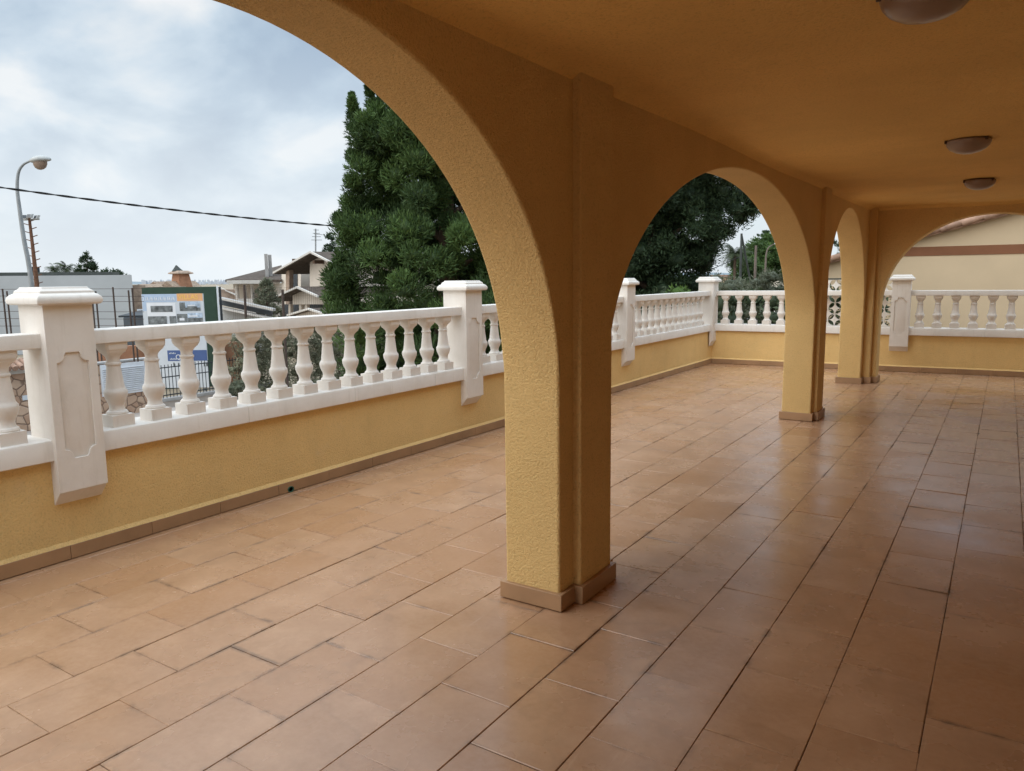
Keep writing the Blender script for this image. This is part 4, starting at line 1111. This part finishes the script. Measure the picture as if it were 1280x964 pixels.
# ---- seen through the middle arch and beyond the far parapet
palm(919, 50, 318, 1.3, 'dark palm beside the braced utility pole', n=60, seed=7)
t = empty('utility_pole', ground_at(927, 34), 'dark utility pole with a slanting brace through the middle arch', 'pole')
p = at(927, 292, 34); MB().tube([(p.x, p.y, GZ), p], [.07, .05], 8).build('pole', M['dark_wood_pole'], t, smooth=60)
q_ = at(938, 352, 34.5); MB().tube([p-Z3*.05, q_, q_+(q_-p)*1.2], .045, 8).build('brace', M['dark_wood_pole'], t, smooth=60)
p = at(945, 307, 32); mb = MB(); mb.tube([(p.x, p.y, GZ), p], [.07, .05], 10); one(mb, 'wooden_pole', M['wood_pole'], 'thick weathered wooden pole right of the braced utility pole', 'pole', smooth=60)
d = 38; street_lamp([at(955.5, 366, d), at(957, 330, d), at(958, 317, d), at(961, 309.5, d), at(968, 305, d)], 'thin curved street lamp in front of the umbrella pine', M['wood_pole'], .62)
mb = MB(); mb.tube([at(870, 345, 20), at(899, 332.5, 26), at(913, 326, 34), at(928, 320, 34)], .015, 5); one(mb, 'service_cable', M['black'], 'thin cable running to the braced utility pole', 'cable')
tree('umbrella_pine', 962, 60, [(1.2, 1.2), (1.9, 2.2), (3.0, 2.3), (4.1, 1.4), (4.6, .4)], 190, .5, M['pine'], 'bright green umbrella pine behind the curved street lamp', nl=110, size=.2, seed=12, trunk=.25, fill=.4)
tree('broad_tree', 931, 54, [(.3, .7), (1.3, 1.0), (2.3, .9), (2.9, .3)], 90, .36, M['conifer'], 'round dark green tree behind the braced utility pole', nl=90, size=.18, seed=13, trunk=.15, limbs=6)
t = empty('tiered_pine', ground_at(957.5, 76), 'small tiered pine top rising above the umbrella pine', 'tree'); b = at(957.5, 289, 76)
MB().tube([(b.x, b.y, GZ), b], [.2, .04], 6).build('trunk', M['bark'], t)
cl = []
for k, (py, r) in enumerate(((290, .25), (294, .75), (299.5, 1.0), (304, 1.2))):
    z = at(957, py, 76).z
    for i in range(9): a = i*.7+k; cl += [(b.x+math.cos(a)*r*f, b.y+math.sin(a)*r*f, z, .16) for f in (.5, 1)]
foliage_mesh('crown', cl, M['conifer_dark'], t, 40, .2)
for (px, d, yt, r, lab, sd) in ((906, 26, 346, 1.2, 'leftmost grey olive bush over the far balustrade', 21), (933, 24, 346, .95, 'middle grey olive bush over the far balustrade', 22), (966, 23, 344, 1.0, 'rightmost grey olive bush over the far balustrade beside the pillar', 23), (1000, 24, 349, 1.0, 'olive bush hidden behind the second pillar', 24)):
    z1 = at(px, yt, d).z
    tree('olive_bush', px, d, [(-1.6, r*.8), (-.2, r), (z1-.5, r*.85), (z1, r*.3)], 80, .3, M['olive'], lab, cat='bush', grp='olive bushes beyond the far parapet', nl=90, size=.13, width=.22, seed=sd, trunk=.09, limbs=8)
t = empty('villa', ground_at(912, 70), 'pinkish villa glimpsed between the olive bushes', 'villa')
vbox(MB(), 889, 933, 346, None, 70, 6).build('wall', M['cream'], t); vbox(MB(), 887, 935, 343.5, 345.8, 69.7, 7).build('roof', M['terracotta'], t); vbox(MB(), 897, 902, 355, 362, 69.95, .1).build('window', M['window_dark'], t); vbox(MB(), 914, 919, 355, 362, 69.95, .1).build('window', M['window_dark'], t)
t = empty('hedge', (-4.5, 14.75, GZ), 'dark green hedge close behind the far balustrade', 'hedge'); cl = []; rr = random.Random(8); x = -8.4
while x < -1.72:
    for k in range(11 if x < -3.3 else 12): cl.append((x+rr.uniform(-.1, .1), 14.75+rr.uniform(-.3, .3), min(GZ+.2+k*.38+rr.uniform(-.15, .15), 1.12), rr.uniform(.25, .38)))
    x += .36
foliage_mesh('foliage', cl, M['hedge_green'], t, 110, .11, .35, .5)
mb = MB(); x = -8.4
while x < -2.3: mb.tube([(x, 14.75, GZ), (x+.1, 14.8, GZ+2), (x-.1, 14.7, GZ+3.7)], [.04, .03, .01], 5); x += .7
mb.build('stems', M['bark'], t)

# ---- neighbouring house with the cream gable wall
YN = 17.0
def G(px, py): p = onp(px, py, (0, YN, 0), (0, 1, 0)); return p.x, p.z
t = empty('gable_house', (G(1200, 350)[0], YN+3, GZ), 'cream gable walled house with a brown band and terracotta verge beyond the far parapet', 'house')
xa, za = G(1157, 297); xb, zb = G(1262, 268.5); sl = (zb-za)/(xb-xa); xl = G(1010, 340)[0]; xr = xl+5.6; zl = za+sl*(xl-xa); zr = za+sl*(xr-xa)
x2 = xr+5.6
MB().prism([(xl, YN, GZ), (xl, YN, zl), (xr, YN, zr), (x2, YN, zl), (x2, YN, GZ)], (0, 8, 0)).build('gable_wall', M['cream'], t)
s0, s1 = G(1130, 320.5)[1], G(1130, 309.5)[1]; xs0 = xl+(s0+.0-zl)/sl+.25
mb = MB(); mb.box(xs0, x2-(xs0-xl), YN-.012, YN+.05, s0, s1); mb.build('brown_band', M['stripe'], t)
for sg, xe in ((1, xl), (-1, x2)):
    d_ = Vector((xr-xe, 0, zr-zl)); L_ = d_.length; d_.normalize(); n_ = Vector((-d_.z, 0, d_.x)) if sg > 0 else Vector((d_.z, 0, -d_.x)); e0 = Vector((xe, YN-.16, zl))-d_*.35
    MB().prism([e0+n_*.0, e0+d_*(L_+.35), e0+d_*(L_+.35)+n_*.07, e0+n_*.07], (0, 8.3, 0)).build('roof', M['terracotta'], t)
    mb = MB(); k = 0
    while k*.36 < L_+.3:
        p = e0+d_*k*.36+n_*.09; mb.tube([p-n_*.02, p+d_*.40], [.07, .06], 10); k += 1
    mb.build('verge_tiles', M['terracotta'], t, smooth=50)
    mb = MB(); rows = 16
    for j in range(1, rows):
        p = e0+n_*.07+Vector((0, j*.5, 0)); mb.tube([p, p+d_*(L_+.35)], .09, 8)
    mb.build('tile_courses', M['terracotta'], t, smooth=50)
tree('bushy_tree', 1048, 44, [(1.5, .3), (2.6, .45), (3.4, .25)], 30, .2, M['conifer_dark'], 'small dark tree top over the tiled eave, seen through the narrow arch', nl=60, size=.14, seed=31, trunk=.08, limbs=4)
